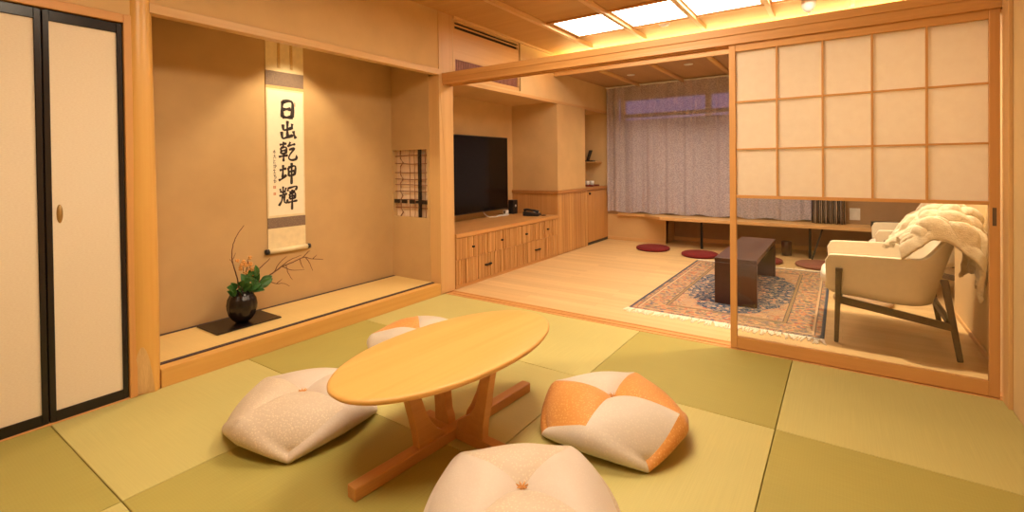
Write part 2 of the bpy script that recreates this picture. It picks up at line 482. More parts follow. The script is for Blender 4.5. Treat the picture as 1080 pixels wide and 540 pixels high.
# television niche, services box, pillar, small nook
tn = MB()
tn.box(XN - .10, XN, 3.60, YB + .1, 0, ZC)                                     # niche back
tn.box(XN, XL - .03, 3.60, 5.76, 2.10, 2.13)                                   # box underside
tn.box(XN, XL - .03, 5.76, YB, 2.08, 2.13)                                  # soffit edge underside
tn.box(XN, XL - .002, 5.76, 6.62, .885, 2.08)                                         # pillar block
struct('wall_niche', tn, M['plaster'], 'ochre plaster niche and pillar around the television', 'wall')
up = MB()
up.box(XL - .03, XL, 4.86, 6.40, 2.10, ZC).box(XL - .03, XL, 6.40, YB, 2.10, 2.56)
up.box(XL - .03, XL, 3.63, 3.64, 2.10, ZC).box(XL - .03, XL, 3.64, 4.86, 2.10, 2.135).box(XL - .03, XL, 3.64, 4.86, 2.725, ZC)
struct('wall_bulkhead', up, M['plaster_lt'], 'pale plaster bulkhead above the television niche', 'wall')
struct('trim_1', B(XL - .04, XL + .006, 3.63, YB, 2.075, 2.115), M['hinoki_y'], 'wood edge along the bulkhead above the television', 'trim', .003)

wb = MB()
wb.box(XN - .1, -3.02, YB, YB + .1, .0, 2.75)
wb.box(-3.02, -.20, YB, YB + .1, 2.30, 2.75); wb.box(-.20, XR2 + .1, YB, YB + .1, .40, 2.75)
wb.box(-3.02, -.20, YB, YB + .1, .40, .46)
wb.box(-3.02, -2.24, YB, YB + .1, 0, .40)
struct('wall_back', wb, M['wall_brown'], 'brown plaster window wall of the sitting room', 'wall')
struct('wall_lower', B(-3.2, -2.24, YB - .006, YB, 0, .42).box(-2.26, -2.24, YB, YB + .45, 0, .40), M['plaster'], 'ochre plaster below the window at its left end', 'wall')
struct('wall_nook', B(XN, XL - .002, YB - .006, YB, .886, 2.08).box(XN, XN + .25, 6.621, YB - .006, .886, 2.08), M['plaster_lt'], 'pale plaster lining of the corner nook', 'wall')
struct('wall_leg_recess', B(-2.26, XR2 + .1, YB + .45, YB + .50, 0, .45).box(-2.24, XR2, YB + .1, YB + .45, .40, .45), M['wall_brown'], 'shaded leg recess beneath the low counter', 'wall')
struct('baseboard_back', B(XL + .7 - .7, -2.24, YB - .022, YB - .006, 0, .055), M['hinoki_x'], 'wood baseboard under the window', 'baseboard', .003)
struct('baseboard_recess', B(-2.24, XR2, YB + .432, YB + .45, 0, .06), M['hinoki_x'], 'wood baseboard inside the leg recess', 'baseboard', .003)
wr = MB()
wr.box(XR, XR + .1, YN, YP + .14, -.06, ZC)
wr.box(.755, 1.15, YP + .14, 5.25, -.06, ZC)
wr.box(XR2, XR2 + .1, 5.25, 7.95, -.06, ZC)
struct('wall_right', wr, M['plaster_lt'], 'pale ochre plaster right hand wall', 'wall')
struct('baseboard_right', B(.741, .755, YP + .14, 5.25, 0, .03), M['hinoki_y'], 'wood skirting along the right wall', 'baseboard', .002)
struct('wall_near', B(XN, XR2, YN - .1, YN, -.06, ZC), M['plaster'], 'ochre plaster wall behind the viewer', 'wall')
struct('ceiling', B(-4.15, XR2 + .1, YN - .1, 6.45, ZC, ZC + .08), M['ceil'], 'orange brown board ceiling', 'ceiling')
lc = MB()
lc.box(XL, XR2, 5.72, YB, 2.50, 2.53)
struct('ceiling_low', lc, M['ceil_low'], 'lower brown board ceiling in front of the window', 'ceiling')
struct('wall_cove', B(XL, XR2, 6.40, 6.45, 2.53, ZC), M['plaster_lt'], 'plaster back of the light cove', 'wall')
struct('trim_2', B(XL, XR2, 5.68, 5.72, 2.435, 2.565), M['hinoki_x'], 'wood fascia board of the lower ceiling', 'trim', .004)
struct('trim_3', B(XL, XL + .025, 3.63, 5.69, ZC - .03, ZC), M['hinoki_y'], 'wood cornice along the left wall of the sitting room', 'trim', .004)
struct('trim_4', B(XL, XR2, YB - .05, YB - .0, 2.455, 2.50), M['hinoki_x'], 'wood curtain rail cover above the window', 'trim', .004)
struct('trim_5', B(XL - .10, XL + .012, -1.2, .957, 2.038, 2.085), M['cedar_y'], 'orange wood head rail above the closet doors', 'trim', .004)
struct('trim_6', B(XL - .10, XL + .012, .957, .992, 0, 2.085), M['cedar_z'], 'orange wood jamb beside the closet doors', 'trim', .004)
struct('trim_7', B(XL - .06, XL + .014, 1.075, 3.42, 2.122, 2.178), M['hinoki_y'], 'wood lintel over the alcove opening', 'trim', .004)
struct('trim_8', B(XL - .10, XL + .005, .30, .957, -.03, .006), M['cedar_y'], 'reddish sill under the closet doors', 'trim', .002)
struct('trim_9', B(-3.335, XL + .005, 3.42, 3.625, 0, 2.122).box(XL - .07, XL + .005, 3.42, 3.625, 2.122, ZC), M['hinoki_z'], 'square corner post between alcove and sitting room', 'trim', .004)
# track beam (kamoi) with grooves and threshold
kb = MB()
kb.box(XL + .006, XR, YP, YP + .135, 2.062, 2.145)
kb.box(XL + .006, XR, YP, YP + .012, 2.032, 2.062); kb.box(XL + .006, XR, YP + .05, YP + .07, 2.032, 2.062); kb.box(XL + .006, XR, YP + .115, YP + .135, 2.032, 2.062)
kb.box(XL + .006, XR, YP - .006, YP, 2.092, 2.145)
struct('trim_10', kb, M['cedar_x'], 'long grooved wood track beam across the opening', 'trim', .003)
th = MB()
th.box(XL + .006, XR, YP, YP + .135, -.06, -.003)
th.box(XL + .006, XR, YP, YP + .014, -.003, .001); th.box(XL + .006, XR, YP + .05, YP + .07, -.003, .001); th.box(XL + .006, XR, YP + .115, YP + .135, -.003, .001)
struct('trim_11', th, M['cedar_x'], 'grooved wood threshold between mats and board floor', 'trim', .002)
struct('trim_12', B(XR - .018, XR, 3.36, YP - .001, 0, 2.3), M['hinoki_z'], 'slim upright board on the right wall beside the screen', 'trim', .003)

# ceiling battens
n = 13
for i, x in enumerate((-2.58, -1.90, -1.23, -.565, .08)):
    struct('trim_%d' % n, B(x - .022, x + .022, 1.2 if i else 3.36, 5.54, ZC - .045, ZC), M['hinoki_y'], 'ceiling batten running away from the viewer', 'trim', .004); n += 1
for x in (-2.63, -1.955, -1.28, -.61, .06):
    struct('trim_%d' % n, MB().tube([(x, 5.92, 2.485), (x, 7.39, 2.485)], .030, 12), M['hinoki_y'], 'round pole under the lower ceiling', 'trim'); n += 1
# cross battens either side of the light panels
for y in (4.40, 5.09):
    struct('trim_%d' % n, B(-2.558, .058, y - .012, y + .012, ZC - .022, ZC), M['cedar_x'], 'thin cross batten bordering the ceiling lights', 'trim', .002); n += 1

# ------------------------------------------------------------------ window and outside
win = MB()
for a in ((-2.98, -2.90), (-1.66, -1.58), (-.28, -.20)): win.box(a[0], a[1], YB + .03, YB + .08, .46, 2.30)
for z in ((.46, .52), (1.98, 2.04), (2.26, 2.30)): win.box(-2.98, -.20, YB + .03, YB + .08, *z)
w1 = struct('window_1', win, M['black_metal'], 'wide dark framed window behind the sheer curtain at dusk', 'window', .003)
B(-2.97, -.21, YB + .05, YB + .056, .47, 2.29).build('window_pane', M['glass'], w1)

struct('wall_outside', B(-8, 6, 9.4, 9.5, -1, 2.12), plain('outside_wall', (.10, .085, .10), .9), 'dim neighbouring wall outside the window', 'wall')
# ------------------------------------------------------------------ tatami mats
xs = [XL + .003, -2.237, -1.244, -.26, XR]
ys = [YP, 2.527, 1.588, .638, -.31, YN]
sheen_tone = {(0, 0): 1, (0, 1): 0, (0, 2): 1, (0, 3): 0, (1, 0): 1, (1, 1): 1, (1, 2): 0, (1, 3): 1,
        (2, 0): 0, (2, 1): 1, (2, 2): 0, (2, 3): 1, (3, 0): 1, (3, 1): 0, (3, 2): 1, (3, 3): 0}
cname = ['by the left wall', 'second from the left wall', 'third from the left wall', 'by the right wall']
rname = ['in the row along the threshold', 'one row in from the threshold', 'two rows in from the threshold', 'in the frontmost row']
for c in range(4):
    for r in range(4):
        t = sheen_tone[(c, r)]
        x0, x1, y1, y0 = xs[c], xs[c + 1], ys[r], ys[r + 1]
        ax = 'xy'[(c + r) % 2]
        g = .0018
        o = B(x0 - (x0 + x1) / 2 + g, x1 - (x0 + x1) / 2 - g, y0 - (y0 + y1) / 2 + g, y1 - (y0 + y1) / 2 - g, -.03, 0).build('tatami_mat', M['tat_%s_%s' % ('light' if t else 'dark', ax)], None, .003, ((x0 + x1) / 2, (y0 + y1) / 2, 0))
        tag(o, '%s square mat %s, %s' % ('light painted-sheen' if t else 'dark painted-sheen', cname[c], rname[r]), 'tatami mat', 'square borderless mats on the floor')
struct('floor_edge', B(XL + .005, XR - .002, YN, -.312, -.03, 0), M['tat_light_y'], 'woven matting at the feet of the viewer', 'floor')

# ------------------------------------------------------------------ closet doors
def closet_door(y0, y1, label, handle):
    o = thing('closet_door', label, 'door', (XL, (y0 + y1) / 2, .008), 0, 'black framed closet doors')
    h = (y1 - y0) / 2 - .001; H = 2.022; fw = .024
    f = MB()
    f.box(-.035, 0, -h, -h + fw, 0, H).box(-.035, 0, h - fw, h, 0, H).box(-.035, 0, -h + fw, h - fw, 0, .05).box(-.035, 0, -h + fw, h - fw, H - .05, H)
    f.build('frame', M['lacquer'], o, .003)
    B(-.03, -.007, -h + fw, h - fw, .05, H - .05).build('paper_panel', M['fusuma'], o)
    if handle:
        hm = MB(); yc, zc = -h + fw + .028, 1.022
        hm.grid(lambda u, v: (-.007 + .010 * math.sin(v * PI / 2) , yc + .0125 * math.cos(v * PI / 2) * math.cos(u * 2 * PI), zc + .047 * math.cos(v * PI / 2) * math.sin(u * 2 * PI)), 20, 5, True, True)
        hm.build('handle', M['brass'], o)
    return o
closet_door(.637, .955, 'cream papered closet door in black frame, nearer the round log post, with oval pull', True)
closet_door(.317, .635, 'cream papered closet door in black frame at the left edge of the photo', False)

# ------------------------------------------------------------------ round log post with a shaved foot
lp = thing('log_post', 'polished round log post with a shaved foot beside the closet doors', 'post', (-3.240, 1.037, 0))
def log(u, v):
    z = v * ZC; r = .070 + .005 * math.sin(v * 5 + .4) - .004 * v
    t = u * 2 * PI
    x, y = r * math.cos(t), r * math.sin(t)
    # facet facing the room, cutting into the trunk near the floor
    d = Vector((.92, -.39))
    lim = .048 + .095 * z
    k = x * d.x + y * d.y
    if k > lim: x -= d.x * (k - lim); y -= d.y * (k - lim)
    return (x, y, z)
MB().grid(log, 64, 110, True, True).build('trunk', M['log'], lp)
fm = MB()
pts = []
for i in range(25):
    z = .004 + .30 * i / 24; lim = .048 + .095 * z
    r = .070 + .005 * math.sin(z / ZC * 5 + .4) - .004 * z / ZC
    pts.append((z, lim + .0012, math.sqrt(max(0, r * r - lim * lim))))
d = Vector((.92, -.39, 0)); sd = Vector((.39, .92, 0))
pts = [p for p in pts if p[2] > .001]
vs = []; fs = []
for z, l, w in pts:
    vs += [d * l - sd * w * .96 + Vector((0, 0, z)), d * l + sd * w * .96 + Vector((0, 0, z))]
for i in range(len(pts) - 1): fs.append((2 * i, 2 * i + 1, 2 * i + 3, 2 * i + 2))
cf = fm.quad_mesh(vs, fs).build('cut_face', M['log_cut'], lp); cf['label'] = 'pale shaved face with visible grain'
so = cf.modifiers.new('solid', 'SOLIDIFY'); so.thickness = .004; so.offset = -1

# ------------------------------------------------------------------ alcove step and mat
tag(B(XL - .075, XL + .002, 1.105, 3.419, -.03, .105).build('alcove_step', M['step'], None, .004), 'orange wood front beam along the edge of the alcove floor', 'beam')
am = thing('alcove_mat', 'tan woven mat with dark hem strips covering the alcove floor', 'mat', (XT, 1.112, 0))
B(.028, .562, 0, 2.303, .0, .108).build('mat_body', M['tat_tok'], am)
for a in ((.0, .036), (.556, .589)):
    B(a[0], a[1], 0, 2.303, 0, .1095).build('hem', M['hem'], am, .002)

# ------------------------------------------------------------------ hanging scroll
sc = thing('hanging_scroll', 'tall calligraphy scroll hanging on the alcove back wall', 'scroll', (XT + .004, 2.257, 0))
W = .166
def strip(name, mat, y0, y1, z0, z1, x0=.0, x1=.004, par=None):
    return B(x0, x1, y0, y1, z0, z1).build(name, mat, par or sc)
strip('lower_cloth', M['ivory_cloth'], -W, W, .565, .745)
strip('lower_band', M['brocade'], -W, W, .745, .832)
strip('side_mount', M['ivory_cloth'], -W, W, .832, 1.90)
strip('gold_strip', M['gold_cloth'], -W, W, 1.90, 1.925)
strip('upper_band', M['brocade'], -W, W, 1.925, 2.045)
strip('upper_cloth', M['ivory_cloth'], -W, W, 2.045, 2.42)
strip('paper', M['paper'], -W + .012, W - .012, .85, 1.885, .004, .0055)
for y in (-.055, .055):
    B(.006, .009, y - .011, y + .011, 2.075, 2.42).build('hanging_ribbon', M['gold_cloth'], sc)
ro = MB().tube([(.018, -W - .004, .560), (.018, W + .004, .560)], .020, 16).build('roller', M['ivory_cloth'], sc)
for sgn in (-1, 1):
    MB().tube([(.018, sgn * (W + .004), .560), (.018, sgn * (W + .03), .560)], [.023, .021], 16).build('roller_knob', M['black'], sc)
MB().tube([(.012, -W, 2.42), (.012, W, 2.42)], .010, 10).build('top_bar', M['walnut'], sc)

def brush(mb, pts, w, x, org, size, fine=False):
    """a brush stroke: smooth ribbon of varying width on the paper; pts run in a unit square, y down"""
    P = [Vector((org[0] + p[0] * size[0], org[1] - p[1] * size[1])) for p in pts]
    out = []
    k = len(P)
    for i in range(k - 1):
        p0, p1, p2, p3 = P[max(i - 1, 0)], P[i], P[i + 1], P[min(i + 2, k - 1)]
        for s in range(6):
            t = s / 6
            out.append(.5 * ((2 * p1) + (-p0 + p2) * t + (2 * p0 - 5 * p1 + 4 * p2 - p3) * t * t + (-p0 + 3 * p1 - 3 * p2 + p3) * t ** 3))
    out.append(P[-1])
    N = len(out); L, R = [], []
    for i, p in enumerate(out):
        d = (out[min(i + 1, N - 1)] - out[max(i - 1, 0)])
        d = d.normalized() if d.length else Vector((1, 0))
        nn = Vector((-d.y, d.x)); t = i / (N - 1)
        ww = w * (.55 + .45 * math.cos(t * PI * 1.15) ** 2) * (1.0 if t > .04 else .75) * (1 if t < .93 else .55)
        L.append(p + nn * ww * .5); R.append(p - nn * ww * .5)
    vs = [(x, q.x, q.y) for q in L] + [(x, q.x, q.y) for q in R]
    # round the start
    fs = [(i, i + 1, N + i + 1, N + i) for i in range(N - 1)]
    mb.quad_mesh(vs, fs)
CH = [
 ([[(.27, .10), (.22, .45), (.24, .90)], [(.25, .14), (.55, .06), (.80, .12), (.82, .5), (.76, .95)], [(.28, .50), (.5, .47), (.72, .46)], [(.24, .86), (.5, .88), (.76, .84)]], .17),
 ([[(.52, .0), (.50, .5), (.52, .84)], [(.26, .2), (.30, .48), (.55, .44), (.76, .36)], [(.78, .14), (.75, .44)], [(.18, .58), (.24, .92), (.5, .86), (.86, .74)], [(.84, .52), (.90, .75), (.98, .92)]], .14),
 ([[(.06, .16), (.45, .08)], [(.28, .0), (.25, .28)], [(.12, .32), (.14, .60)], [(.12, .32), (.42, .28), (.40, .60)], [(.14, .46), (.40, .43)], [(.14, .60), (.40, .57)], [(.0, .76), (.52, .68)], [(.28, .60), (.26, 1.0)], [(.66, .0), (.52, .26)], [(.60, .18), (.95, .10)], [(.58, .40), (.88, .33), (.66, .60), (.56, .82), (.72, .92), (.98, .86), (1.0, .66)]], .11),
 ([[(.04, .36), (.42, .27)], [(.24, .10), (.20, .76)], [(-.02, .84), (.18, .76), (.42, .58)], [(.52, .24), (.55, .66)], [(.52, .24), (.92, .17), (.86, .62)], [(.56, .44), (.86, .39)], [(.56, .64), (.86, .58)], [(.72, .0), (.71, .5), (.69, 1.05)]], .12),
 ([[(.22, .02), (.21, .36)], [(.05, .12), (.11, .30)], [(.38, .08), (.29, .30)], [(.0, .44), (.44, .35)], [(.18, .44), (.13, .66), (-.03, .88)], [(.29, .40), (.28, .70), (.40, .76), (.46, .60)], [(.52, .08), (.47, .25)], [(.52, .11), (.98, .04), (.92, .22)], [(.56, .29), (.90, .25)], [(.57, .38), (.58, .60)], [(.57, .38), (.89, .34), (.86, .60)], [(.58, .49), (.86, .46)], [(.58, .60), (.86, .57)], [(.46, .76), (1.02, .69)], [(.73, .18), (.72, .6), (.70, 1.10)]], .105),
]
zc = [(1.818, 1.648), (1.640, 1.480), (1.462, 1.296), (1.286, 1.112), (1.092, .905)]
ik = MB()
for (strokes, w), (z1, z0) in zip(CH, zc):
    for st in strokes:
        brush(ik, st, w * .205, .0065, (-.068, z1), (.158, z1 - z0))
def fin(mb, name, mat):
    o = mb.build(name, mat, sc); m_ = o.modifiers.new('solid', 'SOLIDIFY'); m_.thickness = .0008; m_.offset = 0; return o
fin(ik, 'calligraphy', M['ink'])
sm = MB(); rnd = random.Random(3)
small = [[[(.5, 0), (.5, 1)], [(.1, .35), (.9, .3)], [(.45, .4), (.1, .8)], [(.55, .4), (.95, .8)]],
         [[(.1, .3), (.9, .25)], [(.5, 0), (.35, .6), (.05, 1)], [(.5, .4), (.95, .95)]],
         [[(.3, .0), (.3, .9)], [(.3, .4), (.8, .3)], [(.1, .95), (.9, .85)]],
         [[(.25, .0), (.25, 1)], [(.05, .3), (.45, .25)], [(.7, .05), (.65, .95)], [(.55, .2), (.95, .2), (.9, .6)]],
         [[(.3, .05), (.1, .4)], [(.2, .3), (.85, .25)], [(.5, .0), (.5, .95)], [(.1, .95), (.9, .9)]],
         [[(.1, .1), (.2, .4)], [(.5, .0), (.4, .6)], [(.3, .3), (.9, .25)], [(.3, .6), (.9, .6), (.8, 1), (.3, .95)]],
         [[(.5, 0), (.3, .3)], [(.1, .4), (.9, .35), (.85, .7), (.2, .75)], [(.5, .4), (.5, 1)]]]
for i, ch in enumerate(small):
    z1 = 1.395 - i * .0405
    for st in ch: brush(sm, st, .0042, .0065, (-.118 + .003 * (i % 2), z1), (.026, .034))
fin(sm, 'signature_column', M['ink'])
for z, s in ((1.085, .011), (1.030, .010)):
    q = MB()
    y = -.106
    q.box(.0056, .0064, y - s, y + s, z - s, z - s + .003).box(.0056, .0064, y - s, y + s, z + s - .003, z + s).box(.0056, .0064, y - s, y - s + .003, z - s, z + s).box(.0056, .0064, y + s - .003, y + s, z - s, z + s)
    for k in (-.5, 0, .5): q.box(.0056, .0064, y + k * s - .0012, y + k * s + .0012, z - s * .7, z + s * .7)
    q.build('red_seal', M['seal'], sc)
B(.0056, .0064, .078, .086, 1.765, 1.80).build('red_seal', M['seal'], sc)

# ------------------------------------------------------------------ vase, tray, branches
tz = .1095
tag(B(-.155, .155, -.228, .228, 0, .009).build('lacquer_tray', M['lacquer'], None, .002, (-3.655, 1.763, tz)), 'flat black lacquer board under the vase in the alcove', 'tray')
va = thing('vase', 'black bulbous faceted vase on the lacquer board', 'vase', (-3.63, 1.765, tz + .009))
prof = [(.036, 0), (.042, .004), (.062, .02), (.085, .055), (.097, .10), (.099, .13), (.093, .17), (.075, .205), (.05, .222), (.040, .228), (.036, .236), (.034, .233), (.034, .20)]
def vaseg(u, v):
    k = v * (len(prof) - 1); i = min(int(k), len(prof) - 2); t = k - i
    r = prof[i][0] * (1 - t) + prof[i + 1][0] * t; z = prof[i][1] * (1 - t) + prof[i + 1][1] * t
    a = u * 2 * PI
    fac = 1.03 - .085 * (1 - abs(math.cos(a * 3 + .4))) * 1.0
    return (r * fac * math.cos(a), r * fac * math.sin(a), z)
vb_ = MB().grid(vaseg, 64, 48, True, True)
vb_.v.append((0, 0, 0)); vb_.f.append(tuple(i * 49 for i in range(63, -1, -1))); vb_.smooth.append(False)
vb_.build('vase_body', M['lacquer'], va)

MOUTH = Vector((-3.63, 1.765, tz + .009 + .22))
def branch(mb, pts, r0, r1, thick=1.45):
    # Catmull-Rom smoothed tapering branch with slight wobble
    P = [Vector(p) for p in pts]; out = []
    for i in range(len(P) - 1):
        a, b, c, d = P[max(i - 1, 0)], P[i], P[i + 1], P[min(i + 2, len(P) - 1)]
        for s in range(5):
            t = s / 5
            out.append(.5 * ((2 * b) + (-a + c) * t + (2 * a - 5 * b + 4 * c - d) * t * t + (-a + 3 * b - 3 * c + d) * t ** 3))
    out.append(P[-1])
    N = len(out)
    out = [p + Vector((random.uniform(-1, 1), random.uniform(-1, 1), random.uniform(-1, 1))) * .0015 for p in out]
    mb.tube(out, [(r0 + (r1 - r0) * i / (N - 1)) * thick for i in range(N)], 6)
base = MOUTH - Vector((0, 0, .12))
def spot(o_, y, z, x=-3.63): return (x, y, z)
# tall bare twig at the left
t1 = thing('bare_branch', 'tall thin bare twig curving upward at the left of the vase', 'branch', base, 0)
mb = MB(); L_ = lambda *pp: [Vector(p) - base for p in pp]
branch(mb, L_(base + Vector((-.008, -.004, 0)), MOUTH + Vector((-.01, -.012, 0)), (-3.63, 1.735, .45), (-3.64, 1.712, .55), (-3.645, 1.708, .64), (-3.65, 1.735, .73), (-3.655, 1.80, .82)), .0042, .0016)
mb.build('main_stem', M['twig'], t1)
mb = MB(); branch(mb, L_((-3.63, 1.728, .47), (-3.60, 1.700, .54), (-3.59, 1.668, .60)), .002, .001); mb.build('side_shoot', M['twig'], t1)
mb = MB(); branch(mb, L_((-3.643, 1.710, .58), (-3.66, 1.735, .61), (-3.67, 1.745, .625)), .002, .001); mb.build('side_shoot', M['twig'], t1)
# long branch to the right
t2 = thing('bare_branch', 'long forked bare branch reaching right from the vase below the scroll', 'branch', base, 0)
mb = MB()
branch(mb, L_(base + Vector((.010, .006, .005)), MOUTH + Vector((.006, .02, 0)), (-3.62, 1.90, .395), (-3.61, 1.985, .435), (-3.60, 2.06, .475), (-3.59, 2.14, .495), (-3.585, 2.23, .52), (-3.58, 2.29, .50), (-3.575, 2.40, .475)), .0052, .0016)
mb.build('main_stem', M['twig'], t2)
for pp in ([(-3.607, 2.0, .447), (-3.585, 2.03, .51), (-3.57, 2.08, .555)], [(-3.605, 2.03, .46), (-3.58, 2.10, .515), (-3.57, 2.165, .535), (-3.56, 2.20, .545)],
           [(-3.60, 2.06, .475), (-3.57, 2.12, .44), (-3.56, 2.22, .425)], [(-3.595, 2.09, .482), (-3.59, 2.10, .42), (-3.58, 2.13, .36)],
           [(-3.585, 2.22, .515), (-3.57, 2.26, .56), (-3.565, 2.275, .565)], [(-3.585, 2.25, .515), (-3.575, 2.28, .46), (-3.57, 2.30, .40)],
           [(-3.587, 2.20, .512), (-3.58, 2.21, .46), (-3.575, 2.225, .43)], [(-3.62, 1.92, .41), (-3.59, 1.99, .36), (-3.575, 2.06, .345), (-3.57, 2.10, .315)],
           [(-3.59, 2.00, .352), (-3.57, 2.04, .385)], [(-3.578, 2.31, .498), (-3.57, 2.34, .525)]):
    mb = MB(); branch(mb, L_(*pp), .0026, .001); mb.build('side_shoot', M['twig'], t2)
# central leafy flowering stem
t3 = thing('flowering_stem', 'leafy stem with small orange blossoms standing in the black vase', 'flower', base, 0)
mb = MB()
branch(mb, L_(base + Vector((0, -.002, .008)), MOUTH + Vector((.004, 0, 0)), (-3.62, 1.79, .46), (-3.60, 1.80, .56)), .004, .002)
mb.build('stem', M['twig'], t3)
mb = MB(); branch(mb, L_((-3.625, 1.78, .40), (-3.61, 1.90, .50), (-3.60, 1.965, .555)), .003, .0018); mb.build('stem', M['twig'], t3)
def leaf(c, dirv, nrm, ln, wd):
    c = Vector(c) - base; d = Vector(dirv).normalized(); nn = Vector(nrm).normalized()
    sd = d.cross(nn).normalized(); nn = sd.cross(d)
    def f(u, v):
        s = u; w = wd * math.sin(PI * min(1, s * .97 + .02)) ** .75 * (1 - .25 * s)
        t = (v - .5) * 2
        return c + d * (s * ln) + sd * (t * w * .5) + nn * (abs(t) * w * .18 - .25 * ln * s * s)
    o = MB().grid(f, 10, 6).build('leaf', M['leaf'], t3)
    m_ = o.modifiers.new('solid', 'SOLIDIFY'); m_.thickness = .0012
rl = random.Random(11)
for (y, z, ln) in ((1.70, .40, .08), (1.765, .44, .08), (1.83, .40, .09), (1.86, .36, .08), (1.73, .34, .07), (1.90, .42, .075), (1.755, .40, .085), (1.735, .385, .08), (1.79, .415, .09), (1.83, .45, .09), (1.80, .49, .07), (1.86, .42, .085), (1.875, .39, .085), (1.90, .385, .07), (1.84, .36, .085), (1.77, .365, .085), (1.72, .36, .06), (1.81, .385, .08), (1.85, .47, .08), (1.74, .425, .07), (1.885, .405, .08), (1.79, .36, .07)):
    a = rl.uniform(0, 2 * PI)
    leaf((-3.60 + rl.uniform(-.04, .04), y - .015, z - .03), (rl.uniform(.1, .9), (y - 1.79) * 6 + rl.uniform(-.5, .5), rl.uniform(.2, 1.0)), (1, rl.uniform(-.4, .4), .6), ln * 1.12, ln * .82)
bl = MB()
for k in range(26):
    c = Vector((-3.60 + rl.uniform(-.03, .03), 1.79 + rl.uniform(-.055, .04), .50 + rl.uniform(-.05, .085))) - base
    for j in range(4):
        a = j * PI / 2 + rl.random()
        bl.sphere(c + Vector((.3, math.cos(a), math.sin(a))) * .008, .0075, 8, (.6, 1, 1))
bl.build('blossoms', M['blossom'], t3)['kind'] = 'stuff'
for a, b in (((-3.62, 1.785, .44), (-3.60, 1.76, .53)), ((-3.62, 1.79, .45), (-3.60, 1.80, .58)), ((-3.62, 1.79, .45), (-3.61, 1.82, .52))):
    mb = MB(); branch(mb, L_(a, b), .002, .0012); mb.build('stem', M['twig'], t3)

# ------------------------------------------------------------------ lattice opening in the alcove side wall
lt = thing('reed_lattice', 'small lattice of reeds and black bars set in the alcove side wall', 'lattice', ((NX0 + NX1) / 2, 3.45, NZ0))
hw = (NX1 - NX0) / 2; hz = NZ1 - NZ0
B(-hw, hw, .022, .034, 0, hz).build('backing_sheet', M['backing'], lt)
for z in (.09, .17, .26, .32, .385, .45, .54, .62):
    MB().tube([(-hw, .0, z + random.uniform(-.008, .008)), (0, .003, z + random.uniform(-.008, .008)), (hw, .0, z)], .0055, 6).build('reed', M['reed'], lt)
for x, zig in ((-.155, .035), (-.02, .0), (.05, .0), (.20, .0)):
    pts_ = [(x + (zig if (i % 4) in (1,) else 0) + random.uniform(-.004, .004), -.012, hz * i / 16) for i in range(17)]
    MB().tube(pts_, .0065 if zig else .004, 6).build('reed', M['reed'], lt)
B(.105, .145, -.022, -.008, 0, hz).build('black_bar', M['lacquer'], lt, .002)
for a, b in ((-hw, -.17), (-.135, -.06), (-.02, .05), (.15, hw)):
    B(a, b, -.024, -.01, .135, .175).build('black_bar', M['lacquer'], lt, .002)
B(.07, .17, -.026, -.02, .140, .168).build('black_bar', M['lacquer'], lt, .002)

# ------------------------------------------------------------------ oval low table
tb = thing('oval_table', 'low oval wooden table on crossed runners in the middle of the mats', 'table', (-1.48, 1.67, 0), math.radians(-4))
def oval(u, v):
    prof_ = [(0, .420), (.55, .420), (.97, .420), (.990, .418), (1.0, .412), (1.0, .405), (.985, .396), (.92, .390), (.55, .390), (0, .390)]
    k = v * (len(prof_) - 1); i = min(int(k + 1e-6), len(prof_) - 2); t = k - i
    r = prof_[i][0] * (1 - t) + prof_[i + 1][0] * t; z = prof_[i][1] * (1 - t) + prof_[i + 1][1] * t
    a = u * 2 * PI; e = 2 / 2.06
    cx = math.copysign(abs(math.cos(a)) ** e, math.cos(a)); sy = math.copysign(abs(math.sin(a)) ** e, math.sin(a))
    return (r * .317 * cx, r * .612 * sy, z)
MB().grid(oval, 96, 9, True, True).build('tabletop', M['table_top'], tb)
B(-.027, .027, -.549, .549, 0, .050).build('runner', M['table_leg'], tb, .005)
B(-.205, .285, -.026, .026, 0, .046).build('runner', M['table_leg'], tb, .005)
def table_leg(poly, axis, sgn):
    p = [(a * sgn, b) for a, b in poly]
    m_ = MB().prism(p, -.022, .022, axis)
    return m_.build('leg', M['table_leg'], tb, .004)
LA = [(.085, .048), (.098, .072), (.128, .092), (.165, .138), (.198, .203), (.222, .27), (.245, .391), (.325, .391), (.293, .285), (.262, .18), (.243, .10), (.235, .048)]
LC = [(.026, .044), (.03, .085), (.062, .106), (.105, .135), (.137, .175), (.158, .235), (.172, .311), (.182, .391), (.245, .391), (.225, .30), (.205, .20), (.188, .11), (.182, .044)]
for sg in (-1, 1):
    table_leg(LA, 'x', sg)
table_leg(LC, 'y', 1)
table_leg([(.022, .044), (.026, .08), (.040, .11), (.048, .2), (.066, .391), (.140, .391), (.126, .2), (.118, .1), (.118, .044)], 'y', -1)

